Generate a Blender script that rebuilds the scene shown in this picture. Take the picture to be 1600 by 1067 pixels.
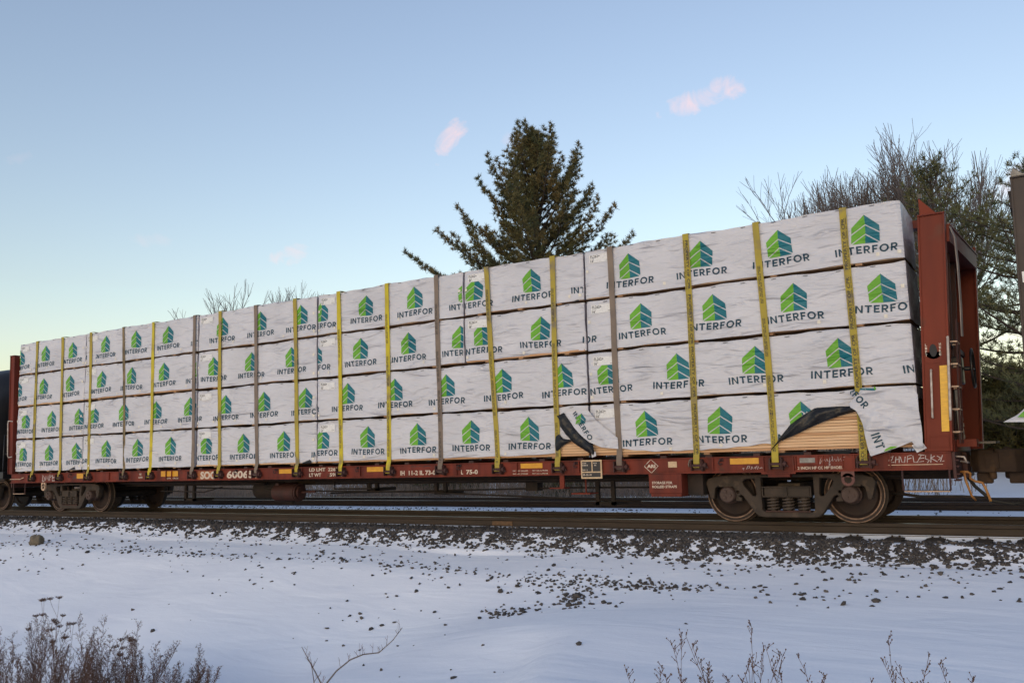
import bpy, bmesh, math, random
import numpy as np
from mathutils import Vector, Matrix

# ------------------------------------------------------------------ scene, camera, sky, sun
for o in list(bpy.data.objects): bpy.data.objects.remove(o)
SC = bpy.context.scene
COL = SC.collection
R_ = math.radians

cam_d = bpy.data.cameras.new('camera'); cam = bpy.data.objects.new('camera', cam_d); COL.objects.link(cam)
YAW, PITCH, ROLL = 0.5557, 0.1298, -0.0291
_cy, _sy, _cp, _sp = math.cos(YAW), math.sin(YAW), math.cos(PITCH), math.sin(PITCH)
_f = Vector((-_sy*_cp, _cy*_cp, _sp)); _r = Vector((_cy, _sy, 0)); _u = _r.cross(_f)
_r2 = math.cos(ROLL)*_r + math.sin(ROLL)*_u; _u2 = -math.sin(ROLL)*_r + math.cos(ROLL)*_u
M = Matrix((_r2, _u2, -_f)).transposed().to_4x4(); M.translation = Vector((1.5752, -12.8179, 1.1137))
cam.matrix_world = M
cam_d.sensor_width = 36; cam_d.lens = 1359.16/1600*36; cam_d.clip_end = 6000; cam_d.clip_start = 0.05
SC.camera = cam

SUN_EL, SUN_AZ = R_(14.0), R_(187)       # low sun behind the camera (azimuth from +Y towards +X)
world = bpy.data.worlds.new('World'); SC.world = world; world.use_nodes = True
wn, wl = world.node_tree.nodes, world.node_tree.links
for n in list(wn): wn.remove(n)
w_out = wn.new('ShaderNodeOutputWorld'); w_bg = wn.new('ShaderNodeBackground')
sky = wn.new('ShaderNodeTexSky'); sky.sky_type = 'NISHITA'; sky.sun_disc = False
sky.sun_elevation = SUN_EL; sky.sun_rotation = 2*math.pi-SUN_AZ
sky.altitude = 100; sky.air_density = 1.5; sky.dust_density = 1.0; sky.ozone_density = 2.2
w_bg.inputs['Strength'].default_value = 0.15
wl.new(w_bg.outputs[0], w_out.inputs[0])

def wnode(t, **k):
    n = wn.new(t)
    for a, b in k.items(): setattr(n, a, b)
    return n
def wmath(op, a, b=None, clamp=False):
    n = wnode('ShaderNodeMath', operation=op, use_clamp=clamp)
    for i, v in enumerate((a, b)):
        if v is None: continue
        if isinstance(v, (int, float)): n.inputs[i].default_value = v
        else: wl.new(v, n.inputs[i])
    return n.outputs[0]
def clouds_into(color_out):
    tc = wnode('ShaderNodeTexCoord')
    nz = wnode('ShaderNodeTexNoise'); nz.inputs['Scale'].default_value = 30; nz.inputs['Detail'].default_value = 8; nz.inputs['Distortion'].default_value = 0.7
    nz.inputs['Roughness'].default_value = 0.62
    wl.new(tc.outputs['Generated'], nz.inputs['Vector'])
    # direction of each small drifting cloud, angular half sizes, tilt, density
    spots = [((-.5448, .7611, .352), .034, .013, 55, .95), ((-.2919, .8786, .3779), .052, .016, 17, .95),
             ((-.7058, .6715, .2258), .024, .012, 25, .6), ((-.7929, .5618, .2361), .022, .009, 0, .22),
             ((-.8435, .4446, .3014), .018, .008, 25, .16), ((-.4911, .7967, .3523), .012, .008, 30, .3),
             ((-.0093, .9688, .2475), .034, .022, 35, .7), ((-.18, .93, .235), .06, .02, 10, .25),
             ((.25, .92, .28), .06, .02, 15, .8), ((-.95, .1, .3), .05, .015, 15, .7), ((.05, .985, .115), .11, .018, 4, .75)]
    total = None
    for d, su, sv, tilt, dens in spots:
        d = Vector(d).normalized(); a = d.cross(Vector((0, 0, 1))).normalized(); b = a.cross(d)
        t = R_(tilt); a2 = math.cos(t)*a + math.sin(t)*b; b2 = -math.sin(t)*a + math.cos(t)*b
        def dot(v, s):
            n = wnode('ShaderNodeVectorMath', operation='DOT_PRODUCT'); wl.new(tc.outputs['Generated'], n.inputs[0])
            n.inputs[1].default_value = v/s; return n.outputs['Value']
        u, v, w = dot(a2, su), dot(b2, sv), dot(d, 1.0)
        r2 = wmath('ADD', wmath('MULTIPLY', u, u), wmath('MULTIPLY', v, v))
        m = wmath('SUBTRACT', wmath('MULTIPLY', nz.outputs['Fac'], 3.6), wmath('ADD', wmath('MULTIPLY', r2, 0.85), 1.05))
        m = wmath('MULTIPLY', wmath('MULTIPLY', m, 0.9, True), wmath('GREATER_THAN', w, 0.3))
        m = wmath('MULTIPLY', m, dens)
        total = m if total is None else wmath('MAXIMUM', total, m)
    mx = wnode('ShaderNodeMix', data_type='RGBA')
    wl.new(wmath('MULTIPLY', total, 0.75), mx.inputs[0]); wl.new(color_out, mx.inputs[6])
    mx.inputs[7].default_value = CLOUD
    return mx.outputs[2]
CLOUD = (5.3, 3.65, 3.55, 1)
hs = wnode('ShaderNodeHueSaturation'); hs.inputs['Saturation'].default_value = 0.90; hs.inputs['Hue'].default_value = 0.508; wl.new(sky.outputs[0], hs.inputs['Color'])   # whole sky colour graded paler and hue-shifted
tint = wnode('ShaderNodeVectorMath', operation='MULTIPLY'); tint.inputs[1].default_value = (1.03, .972, 1.005); wl.new(hs.outputs[0], tint.inputs[0])
wl.new(clouds_into(tint.outputs[0]), w_bg.inputs['Color'])

sun_d = bpy.data.lights.new('sun', 'SUN'); sun = bpy.data.objects.new('sun', sun_d); COL.objects.link(sun)
sun_d.energy = 0.1; sun_d.angle = R_(30); sun_d.color = (1.0, 0.87, 0.76)
_sd = Vector((math.sin(SUN_AZ)*math.cos(SUN_EL), math.cos(SUN_AZ)*math.cos(SUN_EL), math.sin(SUN_EL)))
sun.rotation_euler = _sd.to_track_quat('Z', 'Y').to_euler(); sun.location = (-20, -30, 20)

SC.view_settings.view_transform = 'Standard'; SC.view_settings.look = 'None'
SC.view_settings.exposure = 0.52; SC.view_settings.gamma = 1.0; SC.view_settings.use_curve_mapping = False
SC.render.engine = 'CYCLES'

# ------------------------------------------------------------------ materials (all procedural)
def lin(c):
    return tuple(((v/255)/12.92 if v/255 <= .04045 else ((v/255+.055)/1.055)**2.4) for v in c)
MATS = {}
def pmat(name, c1, c2=None, scale=4, stretch=(1, 1, 1), rough=.6, metal=0, bump=0, bscale=30, bdist=.01, detail=5,
         c3=None, s3=1.5, t3=.55, spec=.5, attr=None, lo=.35, hi=.65, tang=0):
    m = bpy.data.materials.new(name); m.use_nodes = True; nt = m.node_tree; N, L = nt.nodes, nt.links
    b = N['Principled BSDF']; geo = N.new('ShaderNodeNewGeometry')
    mp = N.new('ShaderNodeMapping'); mp.inputs['Scale'].default_value = stretch; L.new(geo.outputs['Position'], mp.inputs['Vector'])
    c2 = c2 or tuple(v*.75 for v in c1)
    nz = N.new('ShaderNodeTexNoise'); nz.inputs['Scale'].default_value = scale; nz.inputs['Detail'].default_value = detail
    L.new(mp.outputs[0], nz.inputs['Vector'])
    mr = N.new('ShaderNodeMapRange'); mr.inputs[1].default_value = lo; mr.inputs[2].default_value = hi
    L.new(nz.outputs['Fac'], mr.inputs[0])
    if attr:
        at = N.new('ShaderNodeAttribute'); at.attribute_name = attr; L.new(at.outputs['Fac'], mr.inputs[0])
        mr.inputs[1].default_value = 0; mr.inputs[2].default_value = 1
    mx = N.new('ShaderNodeMix'); mx.data_type = 'RGBA'; L.new(mr.outputs[0], mx.inputs[0])
    mx.inputs[6].default_value = (*c1, 1); mx.inputs[7].default_value = (*c2, 1)
    col = mx.outputs[2]
    if c3:
        n3 = N.new('ShaderNodeTexNoise'); n3.inputs['Scale'].default_value = s3; n3.inputs['Detail'].default_value = 7
        L.new(geo.outputs['Position'], n3.inputs['Vector'])
        m3 = N.new('ShaderNodeMapRange'); m3.inputs[1].default_value = t3; m3.inputs[2].default_value = t3+.12
        L.new(n3.outputs['Fac'], m3.inputs[0])
        x3 = N.new('ShaderNodeMix'); x3.data_type = 'RGBA'; L.new(m3.outputs[0], x3.inputs[0])
        L.new(col, x3.inputs[6]); x3.inputs[7].default_value = (*c3, 1); col = x3.outputs[2]
    L.new(col, b.inputs['Base Color'])
    b.inputs['Roughness'].default_value = rough; b.inputs['Metallic'].default_value = metal
    b.inputs['Specular IOR Level'].default_value = spec
    if bump:
        nb = N.new('ShaderNodeTexNoise'); nb.inputs['Scale'].default_value = bscale; nb.inputs['Detail'].default_value = 6
        L.new(mp.outputs[0], nb.inputs['Vector'])
        bp = N.new('ShaderNodeBump'); bp.inputs['Strength'].default_value = bump; bp.inputs['Distance'].default_value = bdist
        L.new(nb.outputs['Fac'], bp.inputs['Height']); L.new(bp.outputs[0], b.inputs['Normal'])
    MATS[name] = m
    return m
def wrap_material(name, c1, c2, rough, dirt=None):
    """woven plastic wrap: soft folds and fine creases in relief, light scuffing in colour"""
    m = pmat(name, c1, c2, scale=1.1, rough=rough, spec=.35, stretch=(1, 1, 1.6), lo=.3, hi=.75,
             c3=dirt, s3=6, t3=.74)
    nt = m.node_tree; N, L = nt.nodes, nt.links; b = N['Principled BSDF']
    geo = N.new('ShaderNodeNewGeometry'); mp = N.new('ShaderNodeMapping'); mp.inputs['Scale'].default_value = (.55, 1.0, 2.3)
    mp.inputs['Rotation'].default_value = (0, .22, 0)
    L.new(geo.outputs['Position'], mp.inputs['Vector'])
    def nz(scale, dist, det):
        n = N.new('ShaderNodeTexNoise'); n.inputs['Scale'].default_value = scale; n.inputs['Distortion'].default_value = dist
        n.inputs['Detail'].default_value = det; L.new(mp.outputs[0], n.inputs['Vector']); return n.outputs['Fac']
    a = nz(2.4, .5, 2.5)
    r = N.new('ShaderNodeMath'); r.operation = 'PINGPONG'; r.inputs[1].default_value = .5      # ridged folds
    k = N.new('ShaderNodeMath'); k.operation = 'MULTIPLY'; k.inputs[1].default_value = 2.2; L.new(a, k.inputs[0]); L.new(k.outputs[0], r.inputs[0])
    p = N.new('ShaderNodeMath'); p.operation = 'POWER'; p.inputs[1].default_value = 1.6; L.new(r.outputs[0], p.inputs[0])
    s = N.new('ShaderNodeMath'); s.operation = 'MULTIPLY_ADD'; s.inputs[1].default_value = .16; L.new(nz(9, .6, 3), s.inputs[0]); L.new(p.outputs[0], s.inputs[2])
    bp = N.new('ShaderNodeBump'); bp.inputs['Strength'].default_value = 1.0; bp.inputs['Distance'].default_value = .11
    L.new(s.outputs[0], bp.inputs['Height']); L.new(bp.outputs[0], b.inputs['Normal'])
    return m

WRAP = wrap_material('wrap_white', (.595, .59, .62), (.50, .495, .52), .5, (.42, .395, .375))
P_GREEN = wrap_material('print_green', (.145, .40, .028), (.105, .30, .022), .45, (.22, .42, .10))
P_TEAL = wrap_material('print_teal', (.010, .15, .185), (.008, .115, .15), .45, (.06, .22, .26))
P_NAVY = wrap_material('print_navy', (.008, .042, .070), (.010, .052, .08), .45, (.10, .15, .18))
P_BLACK = pmat('print_black', (.02, .02, .022), (.035, .035, .035), rough=.6)
BLACKP = pmat('black_plastic', (.006, .006, .007), (.011, .011, .012), scale=9, rough=.38, spec=.35, bump=.6, bscale=14, bdist=.03)
STICKER = pmat('sticker_white', (.72, .71, .69), (.62, .61, .59), rough=.5, scale=30)
PATCH = pmat('tape_patch', (.74, .69, .58), (.62, .57, .48), rough=.6, scale=40)
WOOD = pmat('lumber', (.70, .46, .27), (.58, .36, .19), scale=3.2, stretch=(.6, 4, 16), rough=.75, bump=.3, bscale=8, bdist=.004,
            c3=(.70, .48, .29), s3=3, t3=.52)
WOODB = pmat('lumber_pale', (.72, .50, .30), (.62, .40, .22), scale=3.2, stretch=(.6, 4, 16), rough=.75, bump=.3, bscale=8, bdist=.004)
WOODC = pmat('lumber_reddish', (.54, .31, .16), (.44, .24, .115), scale=3.2, stretch=(.6, 4, 16), rough=.75, bump=.3, bscale=8, bdist=.004)
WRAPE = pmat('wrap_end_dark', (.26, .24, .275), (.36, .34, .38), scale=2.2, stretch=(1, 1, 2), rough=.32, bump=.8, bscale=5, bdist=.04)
WOOD2 = pmat('dunnage_and_shaded_core_wood', (.36, .20, .10), (.25, .13, .06), scale=6, stretch=(1, 1, 6), rough=.8)  # dunnage colour; on the lumber cores it stands for gap shade
RED = pmat('oxide_red_paint', (.18, .036, .022), (.092, .022, .016), scale=5.0, stretch=(1, 1, .12), rough=.55, bump=.25, bscale=40, bdist=.003,
           c3=(.085, .034, .024), s3=4.5, t3=.62, spec=.15)
RED2 = pmat('orange_red_paint', (.185, .033, .017), (.125, .024, .014), scale=2.0, stretch=(1, 1, .3), rough=.5, bump=.2, bscale=60, bdist=.002,
            c3=(.12, .035, .022), s3=3.2, t3=.63, spec=.15)
DKRED = pmat('dark_red_steel', (.058, .017, .013), (.034, .013, .011), scale=5, rough=.7, bump=.3, bscale=30, bdist=.004)
UNDER = pmat('underframe_grime_shaded', (.028, .018, .014), (.014, .011, .010), scale=6, rough=.8, bump=.4, bscale=30, bdist=.005)  # grime, darkened further to stand for shade under the car
IRON = pmat('cast_iron_dust_shaded', (.050, .034, .024), (.026, .019, .014), scale=5, rough=.75, bump=.5, bscale=26, bdist=.006,
            c3=(.078, .052, .035), s3=7, t3=.6)  # dusty truck iron, under-car shade darkened into the colour
WHEEL = pmat('wheel_rust_shaded', (.028, .0145, .010), (.018, .010, .008), scale=7, rough=.7, bump=.3, bscale=40, bdist=.003)  # rust, with the under-car shadow put into its tone
RIM = pmat('wheel_rim', (.22, .14, .10), (.08, .05, .036), scale=12, rough=.45, metal=.3)
RAILM = pmat('rail_rust_shaded', (.040, .026, .017), (.027, .018, .012), scale=3, stretch=(1, 1, 6), rough=.75, bump=.3, bscale=40, bdist=.003,
             c3=(.052, .031, .018), s3=1.2, t3=.62)  # rust, with the car's shadow on the rails darkened into it
RAILT = pmat('rail_head_steel', (.40, .38, .36), (.25, .22, .20), scale=2, stretch=(.3, 10, 1), rough=.32, metal=.9)
WELD = pmat('weld_rust', (.14, .08, .042), (.09, .055, .03), scale=20, rough=.85)
YEL = pmat('strap_yellow', (.56, .46, .015), (.40, .31, .03), scale=5, stretch=(1, 1, .5), rough=.75, bump=.3, bscale=160, bdist=.002, c3=(.26, .20, .06), s3=3.0, t3=.56)
YEL2 = pmat('strap_yellow_worn', (.40, .31, .035), (.31, .24, .045), scale=4, stretch=(1, 1, .5), rough=.8, bump=.3, bscale=160, bdist=.002, c3=(.20, .16, .09), s3=3, t3=.55)
GRYS = pmat('strap_grey', (.215, .165, .125), (.155, .12, .095), scale=5, stretch=(1, 1, .6), rough=.85, bump=.3, bscale=160, bdist=.002)
PLATE = pmat('reflector_yellow', (.62, .30, .012), (.52, .23, .010), scale=10, rough=.4, c3=(.22, .10, .02), s3=9, t3=.68)
YPLATE = pmat('reflector_bright_yellow', (.72, .40, .02), (.60, .32, .02), scale=10, stretch=(1, 1, 4), rough=.4)
LETTER = pmat('stencil_cream', (.62, .53, .42), (.44, .34, .26), scale=30, rough=.7, lo=.3, hi=.8)
ORANGE = pmat('worn_orange_patch', (.36, .115, .03), (.22, .06, .025), scale=14, rough=.7)
CREAM = pmat('cream_bar', (.60, .42, .28), (.42, .28, .18), scale=14, rough=.6)
BOARDB = pmat('board_black', (.022, .02, .019), (.035, .03, .028), rough=.6)
BOARDC = pmat('board_cream', (.60, .44, .26), (.46, .32, .19), scale=20, rough=.6)
STEEL = pmat('galvanised_grey', (.26, .25, .23), (.17, .16, .15), scale=12, rough=.55, metal=.4)
WHITEBAR = pmat('grab_iron_white', (.56, .50, .44), (.34, .27, .22), scale=12, rough=.6)
GRAF = pmat('graffiti_white', (.52, .46, .43), (.34, .28, .26), scale=30, rough=.7)
GRAFD = pmat('graffiti_dark', (.03, .025, .03), (.05, .03, .03), scale=30, rough=.7)
HOSEY = pmat('lever_orange', (.42, .20, .05), (.28, .12, .03), scale=12, rough=.6)
BLACK = pmat('black_tank_paint', (.010, .010, .012), (.018, .017, .017), scale=1.2, rough=.38, bump=.1, bscale=20, bdist=.004, c3=(.03, .026, .024), s3=2, t3=.62)
BRAKEB = pmat('black_rubber', (.012, .012, .012), (.02, .02, .02), rough=.7)
NEXTP = pmat('weathered_brown_panel', (.052, .037, .028), (.040, .028, .022), scale=3, rough=.65, bump=.2, bscale=50, bdist=.003, c3=(.064, .046, .035), s3=1.4, t3=.58)
CONC = pmat('weathered_tie', (.055, .038, .028), (.035, .026, .02), scale=6, stretch=(4, 1, 1), rough=.9, bump=.6, bscale=12, bdist=.01)
BARK = pmat('pine_bark', (.060, .042, .030), (.035, .026, .020), scale=8, stretch=(2, 2, .4), rough=.95, bump=.5, bscale=20, bdist=.01)
BAREB = pmat('bare_bark', (.15, .125, .115), (.10, .082, .074), scale=6, rough=.95)
BAREF = pmat('far_bare_bark', (.16, .145, .14), (.11, .10, .10), scale=6, rough=.95)
NEED = pmat('pine_needles', (.092, .092, .034), (.15, .115, .046), scale=.8, rough=.65, c3=(.060, .072, .034), s3=1.8, t3=.52, spec=.3)
NEED2 = pmat('pine_needles_near', (.090, .105, .042), (.14, .13, .056), scale=1.5, rough=.65, c3=(.05, .06, .028), s3=2.5, t3=.52, spec=.3)
CEDAR = pmat('cedar_foliage', (.070, .070, .022), (.11, .090, .032), scale=1.6, rough=.75, c3=(.045, .048, .02), s3=2.5, t3=.52, spec=.2)
WEED = pmat('dry_weed_stem', (.15, .078, .052), (.095, .05, .036), scale=20, rough=.9)
SEED = pmat('dry_seed_head', (.12, .066, .043), (.07, .04, .028), scale=30, rough=.95)
BRUSH = pmat('dry_brush', (.30, .225, .165), (.19, .14, .105), scale=.7, rough=.95, c3=(.24, .19, .15), s3=2)
STONE = pmat('ballast_stone', (.030, .028, .030), (.115, .096, .084), attr='tone', rough=.9, bump=.4, bscale=60, bdist=.006)
BOULDER = pmat('boulder_stone', (.17, .14, .10), (.11, .09, .065), scale=8, rough=.95, bump=.7, bscale=14, bdist=.02)
REDPOST = pmat('marker_red', (.55, .03, .06), (.45, .03, .05), rough=.5)

def snow_material():
    m = pmat('snow', (.875, .90, .965), (.825, .85, .925), scale=.6, rough=.75, spec=.25)
    nt = m.node_tree; N, L = nt.nodes, nt.links; b = N['Principled BSDF']
    geo = N.new('ShaderNodeNewGeometry'); mp = N.new('ShaderNodeMapping'); mp.inputs['Scale'].default_value = (.55, 1.6, 1)
    mp.inputs['Rotation'].default_value = (0, 0, R_(18)); L.new(geo.outputs['Position'], mp.inputs['Vector'])
    hs = []
    for sc, am, det in ((1.1, 1.0, 2), (6, .16, 3), (55, .05, 3)):
        n = N.new('ShaderNodeTexNoise'); n.inputs['Scale'].default_value = sc; n.inputs['Detail'].default_value = det; n.inputs['Distortion'].default_value = .6
        L.new(mp.outputs[0], n.inputs['Vector'])
        k = N.new('ShaderNodeMath'); k.operation = 'MULTIPLY'; k.inputs[1].default_value = am; L.new(n.outputs['Fac'], k.inputs[0]); hs.append(k.outputs[0])
    a = N.new('ShaderNodeMath'); a.operation = 'ADD'; L.new(hs[0], a.inputs[0]); L.new(hs[1], a.inputs[1])
    c = N.new('ShaderNodeMath'); c.operation = 'ADD'; L.new(a.outputs[0], c.inputs[0]); L.new(hs[2], c.inputs[1])
    bp = N.new('ShaderNodeBump'); bp.inputs['Strength'].default_value = .42; bp.inputs['Distance'].default_value = .08
    L.new(c.outputs[0], bp.inputs['Height']); L.new(bp.outputs[0], b.inputs['Normal'])
    # thawed, stony earth on the ballast shoulders and sparse litter in the rough ground beyond the tracks
    at = N.new('ShaderNodeAttribute'); at.attribute_name = 'bare'
    n2 = N.new('ShaderNodeTexNoise'); n2.inputs['Scale'].default_value = 5.5; n2.inputs['Detail'].default_value = 8; n2.inputs['Roughness'].default_value = .7
    L.new(geo.outputs['Position'], n2.inputs['Vector'])
    s = N.new('ShaderNodeMath'); s.operation = 'ADD'; L.new(n2.outputs['Fac'], s.inputs[0]); L.new(at.outputs['Fac'], s.inputs[1])
    r = N.new('ShaderNodeMapRange'); r.inputs[1].default_value = .98; r.inputs[2].default_value = 1.04; L.new(s.outputs[0], r.inputs[0])
    mx = N.new('ShaderNodeMix'); mx.data_type = 'RGBA'; L.new(r.outputs[0], mx.inputs[0])
    old = b.inputs['Base Color'].links[0].from_socket; L.new(old, mx.inputs[6]); mx.inputs[7].default_value = (.105, .084, .066, 1)
    L.new(mx.outputs[2], b.inputs['Base Color'])
    return m
SNOW = snow_material()

# ------------------------------------------------------------------ mesh helpers
ORG = {}
def new_obj(name, me, parent=None):
    o = bpy.data.objects.new(name, me); COL.objects.link(o)
    if parent is not None: o.parent = parent; ORG[o] = ORG[parent]
    return o
def empty(name, loc, label=None, cat=None, group=None, kind=None):
    o = bpy.data.objects.new(name, None); o.location = loc; o.empty_display_size = .2; COL.objects.link(o)
    ORG[o] = Vector(loc); tag(o, label, cat, group, kind); return o
def tag(o, label=None, cat=None, group=None, kind=None):
    for k, v in (('label', label), ('category', cat), ('group', group), ('kind', kind)):
        if v: o[k] = v
    return o
class MB:
    def __init__(s): s.v, s.f, s.m = [], [], []
    def add(s, vs, fs, mi=0):
        n = len(s.v); s.v.extend([tuple(map(float, p)) for p in vs]); s.f.extend([tuple(i+n for i in q) for q in fs]); s.m.extend([mi]*len(fs)); return s
    def box(s, x0, x1, y0, y1, z0, z1, mi=0):
        return s.add([(x0, y0, z0), (x1, y0, z0), (x1, y1, z0), (x0, y1, z0), (x0, y0, z1), (x1, y0, z1), (x1, y1, z1), (x0, y1, z1)],
                     [(3, 2, 1, 0), (4, 5, 6, 7), (0, 1, 5, 4), (1, 2, 6, 5), (2, 3, 7, 6), (3, 0, 4, 7)], mi)
    def obox(s, c, ax, ay, az, mi=0):
        c, ax, ay, az = map(Vector, (c, ax, ay, az)); P = [c+i*ax+j*ay+k*az for k in (-1, 1) for i, j in ((-1, -1), (1, -1), (1, 1), (-1, 1))]
        return s.add(P, [(3, 2, 1, 0), (4, 5, 6, 7), (0, 1, 5, 4), (1, 2, 6, 5), (2, 3, 7, 6), (3, 0, 4, 7)], mi)
    def cyl(s, p, q, r, n=12, mi=0, r2=None, caps=True):
        p, q = Vector(p), Vector(q); d = (q-p).normalized(); a = d.orthogonal().normalized(); b = d.cross(a); r2 = r if r2 is None else r2
        ring = lambda c, rr: [c+rr*(math.cos(2*math.pi*i/n)*a+math.sin(2*math.pi*i/n)*b) for i in range(n)]
        F = [(i, (i+1) % n, n+(i+1) % n, n+i) for i in range(n)]
        if caps: F += [tuple(range(n))[::-1], tuple(range(n, 2*n))]
        return s.add(ring(p, r)+ring(q, r2), F, mi)
    def tube(s, pts, r, n=6, mi=0, radii=None):
        pts = [Vector(p) for p in pts]; V = []; a = None
        for i, p in enumerate(pts):
            d = (pts[min(i+1, len(pts)-1)]-pts[max(i-1, 0)]).normalized()
            a = d.orthogonal().normalized() if a is None else (a-d*a.dot(d)).normalized()
            b = d.cross(a); rr = radii[i] if radii else r
            V += [p+rr*(math.cos(2*math.pi*k/n)*a+math.sin(2*math.pi*k/n)*b) for k in range(n)]
        F = [(i*n+k, i*n+(k+1) % n, (i+1)*n+(k+1) % n, (i+1)*n+k) for i in range(len(pts)-1) for k in range(n)]
        F += [tuple(range(n))[::-1], tuple(range((len(pts)-1)*n, len(pts)*n))]
        return s.add(V, F, mi)
    def lathe(s, c, prof, n=40, mis=None, axis='y'):
        """prof: (radius, offset along axis) from the outside in"""
        V, F, mm = [], [], []
        for r, t in prof:
            for k in range(n):
                a = 2*math.pi*k/n
                V.append((c[0]+r*math.cos(a), c[1]+t, c[2]+r*math.sin(a)) if axis == 'y' else (c[0]+t, c[1]+r*math.cos(a), c[2]+r*math.sin(a)))
        n0 = len(s.v); s.v.extend(V)
        for i in range(len(prof)-1):
            for k in range(n):
                s.f.append((n0+i*n+k, n0+i*n+(k+1) % n, n0+(i+1)*n+(k+1) % n, n0+(i+1)*n+k)); s.m.append(mis[i] if mis else 0)
        return s
    def prism(s, poly, y0, y1, mi=0):
        n = len(poly); V = [(x, y0, z) for x, z in poly]+[(x, y1, z) for x, z in poly]
        return s.add(V, [tuple(range(n)), tuple(range(n, 2*n))[::-1]]+[(i, n+i, n+(i+1) % n, (i+1) % n) for i in range(n)], mi)
    def build(s, name, mats, parent=None, smooth=False, bevel=0, kind=None, fix=True):
        org = ORG[parent] if parent is not None else Vector((0, 0, 0))
        me = bpy.data.meshes.new(name); me.from_pydata([(a-org.x, b-org.y, c-org.z) for a, b, c in s.v], [], s.f)
        for m in (mats if isinstance(mats, (list, tuple)) else [mats]): me.materials.append(m)
        if len(me.materials) > 1: me.polygons.foreach_set('material_index', s.m)
        if fix:
            bm = bmesh.new(); bm.from_mesh(me); bmesh.ops.recalc_face_normals(bm, faces=bm.faces); bm.to_mesh(me); bm.free()
        if smooth: me.polygons.foreach_set('use_smooth', [True]*len(me.polygons))
        o = new_obj(name, me, parent)
        if parent is None: ORG[o] = Vector((0, 0, 0))
        if smooth == 'auto' and bevel == 0:
            me.set_sharp_from_angle(angle=R_(38))
        if bevel:
            bv = o.modifiers.new('edge', 'BEVEL'); bv.width = bevel; bv.segments = 2; bv.limit_method = 'ANGLE'; bv.angle_limit = R_(40)
        if kind: o['kind'] = kind
        return o
def copy_obj(o, parent, loc):
    c = o.copy(); COL.objects.link(c); c.parent = parent; c.location = loc; ORG[c] = ORG[parent]
    for k in list(c.keys()):
        if k in ('label', 'category', 'group') and parent is not None: del c[k]
    for ch in [q for q in COL.objects if q.parent == o]:
        copy_obj(ch, c, ch.location.copy())
    return c
def np_mesh(name, V, F, mat, parent=None, tone=None, smooth=False):
    """big meshes straight from numpy arrays (triangles or quads)"""
    V = np.asarray(V, np.float32); F = np.asarray(F, np.int32)
    if parent is not None: V = V-np.array(ORG[parent], np.float32)
    me = bpy.data.meshes.new(name); k = F.shape[1]
    me.vertices.add(len(V)); me.vertices.foreach_set('co', V.ravel())
    me.loops.add(F.size); me.loops.foreach_set('vertex_index', F.ravel())
    me.polygons.add(len(F)); me.polygons.foreach_set('loop_start', np.arange(0, F.size, k, dtype=np.int32))
    me.update(calc_edges=True)
    if tone is not None:
        a = me.attributes.new('tone', 'FLOAT', 'POINT'); a.data.foreach_set('value', np.asarray(tone, np.float32))
    if smooth: me.polygons.foreach_set('use_smooth', np.ones(len(F), bool))
    me.materials.append(mat); o = new_obj(name, me, parent)
    if parent is None: ORG[o] = Vector((0, 0, 0))
    return o

# --- flat lettering ---------------------------------------------------------------------------
_tc = {}
def text2d(s, bold=.02):
    """triangulated outline of a line of text, normalised to width 1 and height 1"""
    if (s, bold) in _tc: return _tc[(s, bold)]
    cu = bpy.data.curves.new('t', 'FONT'); cu.body = s; cu.offset = bold; cu.resolution_u = 3; cu.fill_mode = 'FRONT'
    ob = bpy.data.objects.new('t', cu); COL.objects.link(ob)
    dg = bpy.context.evaluated_depsgraph_get(); me = ob.evaluated_get(dg).to_mesh()
    V = [(v.co.x, v.co.y) for v in me.vertices]; F = [tuple(p.vertices) for p in me.polygons]
    ob.evaluated_get(dg).to_mesh_clear(); bpy.data.objects.remove(ob); bpy.data.curves.remove(cu)
    x0, x1 = min(a for a, _ in V), max(a for a, _ in V); y0, y1 = min(b for _, b in V), max(b for _, b in V)
    r = ([((a-x0)/(x1-x0), (b-y0)/(y1-y0)) for a, b in V], F); _tc[(s, bold)] = r; return r
def sill_text(mb, s, x0, x1, z0, z1, y, mi=0, bold=.02):
    V, F = text2d(s, bold); mb.add([(x0+u*(x1-x0), y, z0+v*(z1-z0)) for u, v in V], F, mi)
def ribbon(mb, pts, w, fn, mi=0):
    P = [Vector((a, b)) for a, b in pts]; V = []
    for i, p in enumerate(P):
        d = (P[min(i+1, len(P)-1)]-P[max(i-1, 0)]).normalized(); n = Vector((-d.y, d.x))*w/2
        V += [p+n, p-n]
    mb.add([fn(q.x, q.y) for q in V], [(2*i, 2*i+1, 2*i+3, 2*i+2) for i in range(len(P)-1)], mi)
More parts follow.
